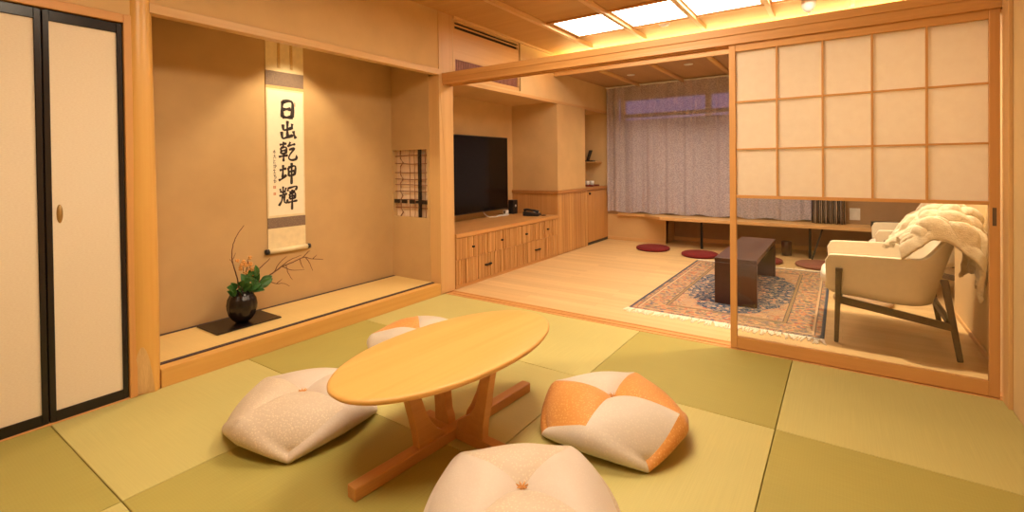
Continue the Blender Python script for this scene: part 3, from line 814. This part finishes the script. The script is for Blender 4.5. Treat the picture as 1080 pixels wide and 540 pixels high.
# ------------------------------------------------------------------ puffed cushions sewn from four folded panels
def cushion(label, loc, rz, mats, rs=.305, rq=.338, H=.200, zS=.158, zQ=.045):
    """four folded panels: S corners sit high on the axes, Q corners low on the diagonals"""
    o = thing('floor_cushion', label, 'cushion', loc, rz, 'puffed four panel cushions round the oval table')
    qa = rq / math.sqrt(2)
    def top(u, v, sx, sy):
        # u along the x axis seam, v along the y axis seam
        Sx = Vector((rs, 0)); Sy = Vector((0, rs)); Q = Vector((qa, qa))
        p = Sx * (u * (1 - v)) + Sy * (v * (1 - u)) + Q * (u * v)
        w = u + v
        if w <= 1: z = zS + (H - zS) * (1 - w ** 2.2)
        else: z = zS + (zQ - zS) * (w - 1) ** 1.25
        # soft fold between the flat top and the slope down to the low corner
        z += .030 * 16 * u * v * (1 - u) * (1 - v)
        r = p.length
        z -= .045 * math.exp(-(r / .075) ** 1.1)
        gap = min(u, v)
        z -= .010 * math.exp(-(gap / .05) ** 2) * max(0, 1 - max(u, v) * .8)
        bul = 1 + .07 * math.sin(min(1, max(0, w - .8) / 1.2) * PI) * (u * v) ** .5
        z += .004 * noise.noise(Vector((p.x * sx * 9 + loc[0] * 5, p.y * sy * 9 + loc[1] * 5, 1.3))) * (1 - u * v) * min(1, 4 * (1 - max(u, v)))
        # keep the very corners soft
        k = bul * (1 - .05 * (u * v) ** 6)
        return Vector((sx * p.x * k, sy * p.y * k, z))
    quads = [(1, -1), (1, 1), (-1, 1), (-1, -1)]      # panel k shows this quarter on top
    n_ = 20
    for k in range(4):
        m_ = MB()
        sx, sy = quads[k]
        m_.grid(lambda u, v: top(u, v, sx, sy), n_, n_)
        def under(u, v):
            s = u * 2 - 1                             # from one low corner over the high one to the next
            t = 1 - abs(s)
            # edge point: on the border of the top quarter either side of the high corner
            ex = {0: ((-1, -1), (1, -1), 'y'), 1: ((1, -1), (1, 1), 'x'), 2: ((1, 1), (-1, 1), 'y'), 3: ((-1, 1), (-1, -1), 'x')}[k]
            sg = ex[0] if s < 0 else ex[1]
            e = top(1 - t, 1, *sg) if ex[2] == 'y' else top(1, 1 - t, *sg)
            # foot point on the straight line between the two low corners
            A = Vector(ex[0]) * qa * .97; Bq = Vector(ex[1]) * qa * .97
            f = A.lerp(Bq, u)
            ph = min(1, v / .55)
            q = Vector((e.x, e.y)).lerp(f, ph ** 1.2)
            z = e.z + (.0 - e.z) * (1 - (1 - ph) ** 1.15)
            q *= 1 + (.22 * math.sin(ph * PI) ** .8) * (.35 + .65 * t)
            if v > .55: q = f * (1 - (v - .55) / .45); z = 0
            return (q.x, q.y, max(0, z))
        m_.grid(under, 2 * n_, 20)
        m_.build('fabric_panel', M[mats[k]], o)
    tf = MB()
    zt = H - .048
    tf.sphere((0, 0, zt - .004), .010, 10, (1, 1, .7))
    for j in range(7):
        b_ = j * 2 * PI / 7
        tf.tube([(0, 0, zt), (.012 * math.cos(b_), .012 * math.sin(b_), zt + .007), (.021 * math.cos(b_), .021 * math.sin(b_), zt + .011)], [.003, .003, .0015], 5)
    tf.build('center_tuft', M['cu_orange'], o)['label'] = 'small orange thread tuft'
    return o
Cq = ['cu_white', 'cu_orange', 'cu_white', 'cu_orange']
cushion('orange and pearl panelled floor cushion at the right of the oval table', (-.89, 2.115, 0), math.radians(1), Cq)
cushion('plain beige flecked floor cushion at the left end of the oval table', (-2.17, 1.335, 0), math.radians(3), ['cu_fleck', 'cu_smooth', 'cu_smooth', 'cu_fleck'])
cushion('beige floor cushion in front of the table, cut by the bottom edge of the photo', (-.897, 1.345, 0), math.radians(-6), ['cu_fleck', 'cu_smooth', 'cu_fleck', 'cu_smooth'])
cushion('orange and pearl floor cushion mostly hidden behind the oval table', (-2.325, 2.275, 0), math.radians(48), ['cu_orange', 'cu_white', 'cu_orange', 'cu_white'])

# ------------------------------------------------------------------ sliding screen
sx0, sx1 = -.622, .678
ss = thing('sliding_screen', 'paper and glass sliding screen standing in the track at the right', 'sliding screen', ((sx0 + sx1) / 2, YP + .031, .002))
hw = (sx1 - sx0) / 2
c0 = (sx0 + sx1) / 2
for a in ((-hw, -hw + .040), (hw - .042, hw)): B(a[0], a[1], -.016, .016, 0, 2.040).build('stile', M['cedar_z'], ss, .003)
B(-hw + .04, hw - .042, -.014, .014, 1.983, 2.036).build('top_rail', M['cedar_x'], ss, .002)
B(-hw + .04, hw - .042, -.014, .014, 0, .080).build('bottom_rail', M['cedar_x'], ss, .003)
B(-hw + .04, hw - .042, -.012, .012, 1.008, 1.028).build('middle_rail', M['cedar_x'], ss, .002)
for x in (-.341, -.095, .147, .389):
    B(x - .0055 - c0, x + .0055 - c0, -.011, .004, 1.028, 1.983).build('lattice_bar', M['cedar_z'], ss, .001)
for z in (1.648, 1.333):
    B(-hw + .04, hw - .042, -.010, .004, z - .0055, z + .0055).build('lattice_bar', M['cedar_x'], ss, .001)
B(-hw + .04, hw - .042, .004, .0055, 1.028, 1.983).build('paper', M['shoji'], ss)
B(-hw + .04, hw - .042, -.002, .002, .080, 1.008).build('glass_pane', M['glass'], ss)
B(hw - .030, hw - .014, -.0168, -.0150, .90, .995).build('finger_pull', M['walnut'], ss)

# ------------------------------------------------------------------ air conditioner grille
ac = thing('air_conditioner_grille', 'recessed wood air conditioner panel with slots and louvre above the television', 'air conditioner', (XL, 4.25, 2.135))
B(-.03, -.004, -.605, .585, .185, .49).box(-.03, -.004, -.605, .585, 0, .04).box(-.03, -.004, -.605, -.575, .04, .185).box(-.03, -.004, .565, .585, .04, .185).box(-.03, -.004, -.605, .585, .56, .585).box(-.03, -.004, .56, .585, .49, .56).box(-.03, -.004, -.605, -.58, .49, .56).build('panel', M['hinoki_y'], ac, .002)
B(-.06, -.05, -.60, .609, .0, .585).build('dark_interior', M['black'], ac)
for z in (.529,):
    B(-.022, -.006, -.58, .56, z - .006, z + .006).build('slot_blade', M['hinoki_y'], ac)
for i in range(45):
    y = -.562 + i * .025
    B(-.030, -.008, y - .0075, y + .0075, .04, .185).build('louvre_slat', M['louvre'], ac)

# ------------------------------------------------------------------ television and its cabinet
tv = thing('television', 'large black flat television on the niche wall above the low drawers', 'television', (XN + .003, 4.57, .645))
B(.10, .145, -.86, .86, 0, .975).build('bezel', M['black'], tv, .004)
B(.1452, .1465, -.848, .848, .014, .963).build('screen', M['tv'], tv)
B(0, .10, -.25, .25, .30, .70).build('wall_bracket', M['black_metal'], tv, .003)

cb = thing('drawer_cabinet', 'long low slatted wood cabinet with six drawers below the television', 'cabinet', (-3.57, 4.70, 0))
X0 = XN - (-3.57) + .002; X1 = .38; y0, y1 = -1.06, 1.04
B(X0, .365, y0, y1, .03, .512).build('carcass', M['cab_y'], cb)
B(X0, .385, y0, y1, .512, .555).build('top_board', M['cab_y'], cb, .004)
B(X0, .372, y0, y1, 0, .03).build('plinth', M['cab_y'], cb, .002)
B(.365, .38, y1 - .03, y1, .03, .512).build('side_stile', M['cab_z'], cb, .002)
def ribs(mb, ya, yb, za, zb, seed):
    r_ = random.Random(seed); y = ya
    while y < yb - .004:
        w = min(r_.choice((.018, .022, .026)), yb - y)
        dpt = r_.choice((.0, .006, .012))
        mb.box(.365, .374 + dpt, y + .0022, y + w - .0022, za, zb); y += w
ye = y1 - .032; q = (ye - y0) / 4
for i in range(4):
    m_ = MB(); ribs(m_, y0 + i * q + .002, y0 + (i + 1) * q - .002, .292, .506, i)
    dr = m_.build('drawer', M['rib'], cb)
    yc = y0 + (i + .5) * q
    B(.376, .402, yc - .016, yc + .016, .388, .408).build('knob', M['black_metal'], dr, .003)
for i in range(2):
    m_ = MB(); ribs(m_, y0 + i * 2 * q + .002, y0 + (i + 1) * 2 * q - .002, .036, .286, 10 + i)
    dr = m_.build('drawer', M['rib'], cb)
    yc = y0 + (2 * i + 1) * q
    B(.376, .402, yc - .055, yc - .006, .160, .178).box(.376, .402, yc + .006, yc + .055, .160, .178).build('handle', M['black_metal'], dr, .003)

tc = thing('tall_cabinet', 'waist high slatted wood cabinet in the corner beside the window', 'cabinet', (-3.57, 6.60, -.001))
B(X0, .362, -.85, .845, 0, .842).build('carcass', M['cab_z'], tc)
B(X0, .388, -.870, .845, .842, .885).build('top_board', M['ledge'], tc, .004)
m_ = MB(); rr = random.Random(5); y = -.85
while y < .075:
    w = min(rr.choice((.04, .055, .07)), .08 - y); m_.box(.362, .370 + rr.choice((0, .002, .004)), y + .001, y + w - .001, .01, .838); y += w
m_.build('slatted_panel', M['rib'], tc)
m_ = MB(); y = .09
while y < .835:
    w = min(rr.choice((.05, .07, .09)), .84 - y); m_.box(.362, .372 + rr.choice((0, .002)), y + .001, y + w - .001, .045, .83); y += w
dd = m_.build('door', M['cab_z'], tc)
B(.372, .396, .125, .155, .775, .805).build('knob', M['black_metal'], dd, .003)
B(.3625, .366, .09, .84, .0, .042).build('toe_gap', M['black'], tc)

# things on the low cabinet
ro = thing('router_box', 'black upright box at the far end of the low cabinet', 'router', (-3.84, 5.60, .555))
B(-.045, .045, -.055, .055, 0, .195).build('case', M['black'], ro, .008)
MB().tube([(.0455, 0, .115), (.049, 0, .115)], .018, 14).build('badge', M['white_plastic'], ro)
ph = thing('telephone', 'black desk telephone lying at the right end of the low cabinet', 'telephone', (-3.46, 5.50, .555), .3)
ph_b = MB().prism([(-.11, 0), (.11, 0), (.11, .035), (-.11, .06)], -.07, .07, 'y'); ph_b.build('telephone_base', M['black'], ph, .008)
MB().tube([(-.10, -.035, .075), (-.06, -.035, .088), (.05, -.035, .072), (.10, -.035, .055)], [.022, .015, .015, .022], 10).build('handset', M['black'], ph)
B(.02, .09, .0, .06, .040, .050).build('keypad', M['white_plastic'], ph)
MB().tube([(.11, 0, .012), (.16, -.03, .008), (.19, .01, .008), (.15, .05, .008)], .006, 6).build('cord', M['black'], ph)
ad = thing('power_adapter', 'small white plug adapter beside the black upright box', 'adapter', (-3.87, 5.47, .555))
B(-.025, .025, -.035, .035, 0, .06).build('case', M['white_plastic'], ad, .008)
B(-.012, .012, -.038, -.02, .015, .045).build('socket', M['black'], ad)
wc = MB(); branch(wc, [(-3.86, 5.43, .564), (-3.80, 5.36, .5625), (-3.84, 5.25, .5625), (-3.78, 5.15, .5625), (-3.83, 5.05, .5625), (-3.86, 4.98, .60), (-3.89, 4.95, .68)], .004, .004)
branch(wc, [(-3.86, 5.43, .565), (-3.77, 5.40, .5625), (-3.76, 5.28, .5625), (-3.82, 5.18, .5625)], .0035, .0035)
tag(wc.build('white_cable', M['white_plastic']), 'loose white cable trailing under the television', 'cable')
# nook
tag(B(-.20, .20, -.12, .114, 0, .022).build('nook_shelf', M['hinoki_x'], None, .010, (-3.49, 7.329, 1.262)), 'small floating wood shelf in the corner nook', 'shelf')
ts = thing('black_stand', 'small black slanted stand on the floating nook shelf', 'stand', (-3.445, 7.31, 1.284))
B(-.07, .07, -.05, .05, 0, .022).build('stand_base', M['black'], ts, .004)
MB().prism([(-.05, .022), (-.035, .022), (.025, .19), (.0, .19)][::-1], -.045, .045, 'y').build('slanted_panel', M['black'], ts, .003)
tr = thing('cup_tray', 'dark red tray on top of the corner cabinet', 'tray', (-3.39, 7.20, .885))
B(-.09, .09, -.12, .12, 0, .008).build('tray_floor', M['tray_red'], tr)
B(-.098, .098, -.128, -.12, 0, .022).box(-.098, .098, .12, .128, 0, .022).box(-.098, -.09, -.12, .12, 0, .022).box(.09, .098, -.12, .12, 0, .022).build('tray_rim', M['tray_red'], tr, .002)
for (x, y, lb) in ((-3.415, 7.135, 'white cup nearer the pillar on the red tray'), (-3.385, 7.24, 'white cup nearer the window on the red tray')):
    u = MB().lathe([(.022, 0), (.026, .003), (.034, .03), (.038, .075), (.036, .076), (.031, .03), (.02, .008)], 20)
    tag(u.build('cup', M['ceramic'], None, 0, (x, y, .893)), lb, 'cup', 'white cups on the red tray')

# ------------------------------------------------------------------ curtain, drape, counter
cu = MB()
def curt(u, v):
    x = -3.165 + u * 2.835
    z = .470 + v * 2.0 + (.012 * math.sin(u * 40) if v == 0 else 0)
    a = u * 2 * PI
    k = math.sin(a * 10.5 + .9 * math.sin(a * 2))
    y = 7.36 + .020 * abs(k) ** .5 * (1 if k > 0 else -.35) + .004 * math.sin(a * 31)
    return (x, y, z)
cu.grid(curt, 320, 24)
ct = thing('sheer_curtain', 'grey patterned sheer curtain covering the wide window', 'curtain', (0, 0, 0))
cu.build('curtain_cloth', M['sheer'], ct)
B(-3.17, -.05, 7.33, 7.40, 2.47, 2.487).build('curtain_rail', M['white_plastic'], ct)
dm = MB()
def drp(u, v):
    x = -.32 + u * .36
    a = u * 2 * PI
    flare = 1 - .25 * v
    y = 7.30 + (.035 * math.sin(a * 6.5) + .012 * math.sin(a * 13)) * flare
    return (-.14 + (x + .14) * flare, y, .455 + v * 2.01)
dm.grid(drp, 140, 20)
dr_ = thing('striped_drape', 'brown and white striped drape gathered at the right end of the sheer curtain', 'curtain', (0, 0, 0))
dq = dm.build('drape_cloth', M['drape'], dr_); s_ = dq.modifiers.new('solid', 'SOLIDIFY'); s_.thickness = .004
B(-.36, .10, 7.26, 7.325, 2.465, 2.483).build('drape_rail', M['white_plastic'], dr_)

co = thing('low_counter', 'long low wooden counter running beneath the window', 'counter', (0, 0, 0))
MB().prism([(-3.0, YB - .01), (-3.0, YB - .07), (-2.55, YB - .07), (-2.22, 7.06), (XR2 - .002, 7.06), (XR2 - .002, YB - .01)], .405, .450).build('counter_top', M['hinoki_x'], co, .004)
B(-1.685, -1.655, 7.23, 7.26, 0, .405).build('leg', M['black_metal'], co, .003)
B(-.355, -.325, 7.23, 7.26, 0, .405).build('leg', M['black_metal'], co, .003)
MB().bar((-.20, 7.20, .405), (-.315, 7.12, .0), .018, .018, (0, 1, 0)).build('brace_leg', M['black_metal'], co)
tag(MB().lathe([(.052, 0), (.058, .006), (.060, .09), (.062, .185), (.058, .19), (.052, .185), (.050, .02)], 28).build('waste_bin', M['coffee'], None, 0, (-.61, 7.33, 0)), 'small dark brown bin under the low counter', 'bin')
ou = thing('wall_outlet', 'white outlet plate on the brown wall above the counter', 'outlet', (.135, YB, .575))
B(-.055, .055, -.008, 0, -.075, .075).build('plate', M['white_plastic'], ou, .004)
B(-.022, .022, -.011, -.008, -.035, .035).build('socket', M['ceramic'], ou, .002)
bk = thing('black_box', 'small black box on the counter behind the far armchair', 'box', (.42, 7.25, .45))
B(-.13, .13, -.08, .08, 0, .05).build('box_body', M['black'], bk, .004)
B(-.13, .13, -.08, .08, .051, .062).build('box_lid', M['black'], bk, .004)

# round felt cushions
def round_cushion(x, y, mat, label, r=.235, name='round_cushion'):
    p = [(0.0, .0), (r * .9, 0), (r * .985, .012), (r, .024), (r * .985, .036), (r * .9, .046), (r * .5, .050), (0.0, .051)]
    p[0] = (.001, 0); p[-1] = (.001, .051)
    o = MB().lathe(p, 48).build(name, M[mat], None, 0, (x, y, 0))
    return tag(o, label, 'cushion', 'round felt cushions along the low counter')
round_cushion(-2.255, 6.86, 'maroon', 'leftmost round maroon cushion on the board floor below the curtain')
round_cushion(-1.57, 6.70, 'maroon', 'round maroon cushion by the far left corner of the rug')
round_cushion(-.83, 6.70, 'maroon', 'round maroon cushion behind the dark coffee table')
round_cushion(-.235, 6.71, 'tan_felt', 'round brown cushion seen through glass behind the near armchair seat')
round_cushion(.15, 5.22, 'beige_felt', 'round beige cushion on the floor between the two armchairs', .22)

# ------------------------------------------------------------------ rug
rg = thing('persian_rug', 'patterned rug with a dark blue medallion on the board floor', 'rug', (-.815, 5.165, 0))
def rugf(u, v):
    x = (u - .5) * 2 * RX; y = (v - .5) * 2 * RY
    return (x, y, .007 + .002 * noise.noise(Vector((x * 3, y * 3, .2))))
rb_ = MB().grid(rugf, 40, 60).build('pile', M['rug'], rg); s_ = rb_.modifiers.new('solid', 'SOLIDIFY'); s_.thickness = .006; s_.offset = -1
rf = random.Random(4)
for sgn in (-1, 1):
    fm = MB()
    nfr = 150
    for i in range(nfr):
        x = -RX + 2 * RX * (i + .5) / nfr
        l = rf.uniform(.045, .115); dx = rf.uniform(-.03, .03)
        fm.tube([(x, sgn * (RY - .004), .006), (x + dx * .5, sgn * (RY + l * .5), .005), (x + dx, sgn * (RY + l), .0035)], [.0055, .0055, .0045], 5)
    fm.build('fringe', M['fringe'], rg)['kind'] = 'stuff'

# ------------------------------------------------------------------ coffee table
cf_ = thing('coffee_table', 'dark red brown slab coffee table standing on the patterned rug', 'table', (-.763, 5.20, .0095))
hx, hy = .168, .70
B(-hx, hx, -hy, hy, .362, .402).build('table_slab', M['coffee'], cf_, .004)
for sgn in (-1, 1):
    B(-hx, hx, sgn * hy, sgn * (hy - .045), 0, .362).build('end_panel', M['coffee'], cf_, .003)
B(-.02, .02, -hy + .045, hy - .045, .26, .362).build('center_rail', M['coffee'], cf_, .002)

# ------------------------------------------------------------------ armchairs
def make_chair(label, loc, rz):
    o = thing('armchair', label, 'armchair', loc, rz, 'cream shell armchairs by the right wall')
    # shell: a bucket whose rim runs front arm - back - front arm
    def path(u):
        # u 0..1 round the bucket; returns plan position and back-ness
        pts = [(-.40, -.315), (-.30, -.325), (-.15, -.33), (-.03, -.33), (.08, -.315), (.145, -.265), (.178, -.16), (.186, 0), (.178, .16), (.145, .265), (.08, .315), (-.03, .33), (-.15, .33), (-.30, .325), (-.40, .315)]
        k = u * (len(pts) - 1); i = min(int(k), len(pts) - 2); t = k - i
        def g(j): return Vector(pts[max(0, min(j, len(pts) - 1))])
        a, b, c, d = g(i - 1), g(i), g(i + 1), g(i + 2)
        return .5 * ((2 * b) + (-a + c) * t + (2 * a - 5 * b + 4 * c - d) * t * t + (-a + 3 * b - 3 * c + d) * t ** 3)
    def smooth(x): x = max(0, min(1, x)); return x * x * (3 - 2 * x)
    def shell(u, v):
        p = path(u)
        q = abs(u - .5) * 2                                  # 1 at arm tips, 0 at the back
        back = smooth((.36 - q) / .26)
        topz = .600 + .012 * math.sin(q * 3) + .235 * back - .0 * q
        botz = .375 - .045 * smooth((1 - q) / .5)
        # rounded arm tip
        tip = smooth((1 - q) / .06)
        topz = topz - .045 * (1 - tip); botz = botz + .03 * (1 - tip)
        if v < .5:
            s = v / .5                                       # underside: centre line out to the wall
            zz = .305 + .02 * q + (botz - .305 - .02 * q) * s ** 3
            fx = .25 + .72 * s
            return ((p.x + .02) * (fx if q < .8 else fx * .5 + .5) - .02, p.y * fx, zz)
        s = (v - .5) / .5
        lean = .115 * back * s ** 1.1
        out = 1 + .045 * s
        return (p.x * .97 + .03 * p.x * s + lean + .02 * s * back, p.y * (.97 + .05 * s), botz + (topz - botz) * s)
    m_ = MB().grid(shell, 84, 26)
    sh = m_.build('shell', M['cream_shell'], o)
    sd_ = sh.modifiers.new('solid', 'SOLIDIFY'); sd_.thickness = .034; sd_.offset = 1
    bv = sh.modifiers.new('bevel', 'BEVEL'); bv.width = .012; bv.segments = 3; bv.limit_method = 'ANGLE'; bv.angle_limit = 1.0
    # seat cushion
    def seat(u, v):
        a = u * 2 * PI; r = math.sin(v * PI); e = .45
        cx = math.copysign(abs(math.cos(a)) ** e, math.cos(a)); sy = math.copysign(abs(math.sin(a)) ** e, math.sin(a))
        rr_ = abs(r) ** .35
        z = .405 - math.copysign(abs(math.cos(v * PI)) ** .6, math.cos(v * PI)) * .060
        return (-.135 + .30 * cx * rr_, .272 * sy * rr_, z)
    MB().grid(seat, 60, 22, True, True).build('seat_cushion', M['cream_seat'], o)
    # wooden frame
    for sgn in (-1, 1):
        yy = sgn * .372
        MB().bar((-.335, yy, 0), (-.318, yy, .515), .024, .026, (1, 0, 0), .024, .040).build('front_leg', M['walnut'], o, .006)
        MB().bar((.300, yy, 0), (.225, yy, .50), .024, .030, (1, 0, 0), .024, .040).build('rear_leg', M['walnut'], o, .006)
        MB().bar((-.330, yy, .300), (.275, yy, .205), .022, .050, (0, 0, 1), .022, .046).build('side_stretcher', M['walnut'], o, .005)
    B(.235, .262, -.362, .362, .215, .255).build('cross_stretcher', M['walnut'], o, .004)
    B(-.325, -.298, -.362, .362, .268, .305).build('cross_stretcher', M['walnut'], o, .004)
    return o
ch1 = make_chair('cream shell armchair nearest the sliding screen, on grey brown legs', (.30, 4.36, 0), 0)
ch2 = dup(ch1, (.655, 5.95, 0), 0, 'cream shell armchair farther back near the window counter, mostly hidden', 'cream shell armchairs by the right wall')

def blanket(label, ox, oy, seed, yc=-.06, hw_=.33, t0=0.0):
    prof_ = [(-.05, .56), (0, .62), (.07, .70), (.14, .785), (.20, .85), (.26, .885), (.32, .88), (.365, .835), (.385, .75), (.388, .65), (.382, .56), (.378, .49), (.372, .43)]
    P = [Vector(p) for p in prof_]
    def curve(t):
        k = t * (len(P) - 1); i = min(int(k), len(P) - 2); f = k - i
        a, b, c, d = P[max(i - 1, 0)], P[i], P[i + 1], P[min(i + 2, len(P) - 1)]
        return .5 * ((2 * b) + (-a + c) * f + (2 * a - 5 * b + 4 * c - d) * f * f + (-a + 3 * b - 3 * c + d) * f ** 3)
    def fn(u, v):
        lo = .0 + .16 * max(0, v - .45) ; 
        t = t0 * (.7 + .3 * math.sin(v * 7 + seed)) + u * (1 - t0) * (1 - .12 * math.sin(v * 9 + seed) ** 2 * u)
        p = curve(t)
        d = (curve(min(1, t + .02)) - curve(max(0, t - .02))).normalized(); nn = Vector((-d.y, d.x))
        w = hw_ - .03 * math.sin(u * PI) ** 2 + .015 * math.sin(u * 13 + seed)
        y = yc + (v - .5) * 2 * w + .012 * math.sin(u * 7 + seed)
        dd = noise.voronoi(Vector((t * 1.15 * 7.5 + .8 * math.sin(v * 5 + seed), (v - .5) * 2 * w * 15 + 1.5 * t + seed * 3, seed)))[0]
        puff = min(1, max(0, dd[1] - dd[0]) * 1.9) ** .55
        fold = .5 + .5 * math.sin((v - .5) * 2 * w * 26 + 3.5 * t + seed)
        h = .012 + .042 * puff + .026 * fold + .006 * noise.noise(Vector((u * 30, v * 30, seed)))
        # near edge slumps down onto the arm
        sag = -.07 * (max(0, .14 - v) / .14) ** 1.5
        cover = math.exp(-((u - .52) / .26) ** 2)
        sag -= .17 * cover * (max(0, .36 - v) / .36) ** 1.4 * (1 if t0 else 0)
        if u > .6: h *= .75
        h *= min(1, .35 + v * 6) * min(1, .35 + (1 - v) * 6)
        return (p.x + nn.x * h, y, p.y + nn.y * h + sag)
    o = thing('throw_blanket', label, 'blanket', (ox, oy, 0), 0, 'chunky cream throws on the armchairs')
    b_ = MB().grid(fn, 170, 110).build('knit_cloth', M['wool'], o)
    s2_ = b_.modifiers.new('solid', 'SOLIDIFY'); s2_.thickness = .028; s2_.offset = 0
    sb = b_.modifiers.new('sub', 'SUBSURF'); sb.levels = 1; sb.render_levels = 1
    return o
blanket('chunky cream throw draped over the back of the nearer armchair', .295, 4.36, 0.4, -.13, .265, .16)
blanket('chunky cream throw draped over the back of the farther armchair', .575, 5.95, 2.1, -.02, .33, 0)

# ------------------------------------------------------------------ ceiling lights and fittings
lab = ['leftmost glowing ceiling panel, nearest the air conditioner grille', 'second glowing ceiling panel from the left', 'third glowing ceiling panel from the left, cut by the top of the photo', 'rightmost glowing ceiling panel above the frame of the photo']
for (x0, x1), lb in zip(((-2.50, -1.955), (-1.85, -1.285), (-1.19, -.62), (-.52, .04)), lab):
    o = thing('ceiling_light', lb, 'ceiling light', ((x0 + x1) / 2, 4.745, ZC), 0, 'square glowing ceiling panels')
    h = (x1 - x0) / 2
    f = MB(); f.box(-h - .02, -h, -.325, .325, -.012, 0).box(h, h + .02, -.325, .325, -.012, 0).box(-h, h, -.325, -.305, -.012, 0).box(-h, h, .305, .325, -.012, 0)
    f.build('frame', M['hinoki_y'], o)
    B(-h, h, -.305, .305, -.006, 0).build('diffuser', M['diffuser'], o)
sd_ = thing('smoke_detector', 'small white round detector on the ceiling between light panels and track beam', 'smoke detector', (-1.555, 5.16, ZC))
MB().lathe([(.02, -.030), (.045, -.026), (.058, -.012), (.060, 0)], 28).build('cover', M['white_plastic'], sd_)
MB().lathe([(.012, -.034), (.02, -.030)], 16).build('sensor_cap', M['ceramic'], sd_)
pd = thing('pendant_lamp', 'white ceiling rose with a thin hanging cord above the sliding screen', 'pendant lamp', (-.247, 5.22, ZC))
MB().lathe([(.006, -.118), (.022, -.115), (.045, -.09), (.058, -.05), (.060, 0)], 28).build('ceiling_rose', M['white_plastic'], pd)
MB().tube([(0, 0, -.11), (0, 0, -.86)], .0035, 6).build('cord', M['white_plastic'], pd)
MB().lathe([(.02, -.86), (.05, -.88), (.12, -1.02), (.115, -1.02), (.045, -.885), (.015, -.868)], 28).build('lamp_shade', M['white_plastic'], pd)

cv = thing('cove_light', 'warm strip light hidden on top of the lower ceiling', 'strip light', (-1.02, 5.90, 2.53))
B(-2.12, 2.1, -.03, .03, 0, .018).build('channel', M['white_plastic'], cv)
B(-2.10, 2.08, -.02, .02, .0185, .024).build('strip', M['cove'], cv)

# added lights over the mats: two unseen panels put in to brighten the room
for y, lb in ((.55, 'added unseen light panel above the mats, nearer the viewer'), (2.35, 'added unseen light panel above the oval table')):
    o = thing('room_fill', lb, 'ceiling light', (-1.25, y, ZC), 0, 'added light panels above the mats')
    B(-.42, .42, -.42, -.39, -.10, 0).box(-.42, .42, .39, .42, -.10, 0).box(-.42, -.39, -.39, .39, -.10, 0).box(.39, .42, -.39, .39, -.10, 0).build('frame', M['hinoki_y'], o, .003)
    B(-.39, .39, -.39, .39, -.09, -.08).build('diffuser', M['ceil_fill'], o)

def light(kind, name, loc, energy, col, rot=(0, 0, 0), **kw):
    l = bpy.data.lights.new(name, kind); l.energy = energy; l.color = col
    for k, v in kw.items(): setattr(l, k, v)
    o = bpy.data.objects.new(name, l); COL.objects.link(o); o.location = loc; o.rotation_euler = rot
    return o
WARM = (1.0, .78, .50)
# alcove downlight washing the scroll
dl = thing('downlight', 'small recessed downlight in the alcove ceiling above the scroll', 'downlight', (-3.50, 2.26, 2.55))
MB().lathe([(.045, -.012), (.055, -.010), (.055, 0), (.045, 0)], 24).build('ring', M['white_plastic'], dl)
light('SPOT', 'alcove_spot', (-3.52, 2.28, 2.53), 78, (1.0, .80, .52), (0, math.radians(-6), 0), spot_size=math.radians(92), spot_blend=.35, shadow_soft_size=.03)
# sitting room spots: the first three are added fill to brighten the room
for i, (x, y, z, e) in enumerate(((-1.6, 6.3, 2.50, 75), (.25, 4.4, ZC, 300), (-.2, 6.3, 2.50, 65), (-2.45, 6.55, 2.50, 45))):
    o = thing('downlight', ['added fill downlight in the lower ceiling before the curtain', 'added fill downlight above the nearer armchair', 'added fill downlight in the lower ceiling near the drape', 'recessed downlight in the lower ceiling by the corner cabinet'][i], 'downlight', (x, y, z))
    MB().lathe([(.045, -.010), (.055, -.008), (.055, 0), (.045, 0)], 24).build('ring', M['white_plastic'], o)
    light('SPOT', 'fill_beam', (x, y, z - .02), e, WARM, (0, 0, 0), spot_size=math.radians(120), spot_blend=.8, shadow_soft_size=.05)

# ------------------------------------------------------------------ dusk outside
w = bpy.data.worlds.new('dusk'); S.world = w; w.use_nodes = True
bg = w.node_tree.nodes['Background']; bg.inputs[0].default_value = (.20, .17, .42, 1); bg.inputs[1].default_value = 1.3

# ------------------------------------------------------------------ camera
cam = bpy.data.cameras.new('camera'); co_ = bpy.data.objects.new('camera', cam); COL.objects.link(co_)
yaw, pitch, roll = .602091, .0102325, -.0110595
cy, sy = math.cos(yaw), math.sin(yaw)
fwd = Vector((-sy * math.cos(pitch), cy * math.cos(pitch), -math.sin(pitch)))
r = Vector((cy, sy, 0)); u = r.cross(fwd)
r2 = r * math.cos(roll) + u * math.sin(roll); u2 = -r * math.sin(roll) + u * math.cos(roll)
mat = Matrix((r2, u2, -fwd)).transposed().to_4x4(); mat.translation = (0, 0, 1.25)
co_.matrix_world = mat
cam.sensor_width = 36; cam.lens = 506.11 / 1080 * 36
cam.shift_y = -(270 - 178.76) / 1080
cam.clip_start = .05
S.camera = co_
vs_ = S.view_settings
vs_.view_transform = 'Standard'; vs_.look = 'None'; vs_.gamma = 1; vs_.use_curve_mapping = False
vs_.exposure = 0.0
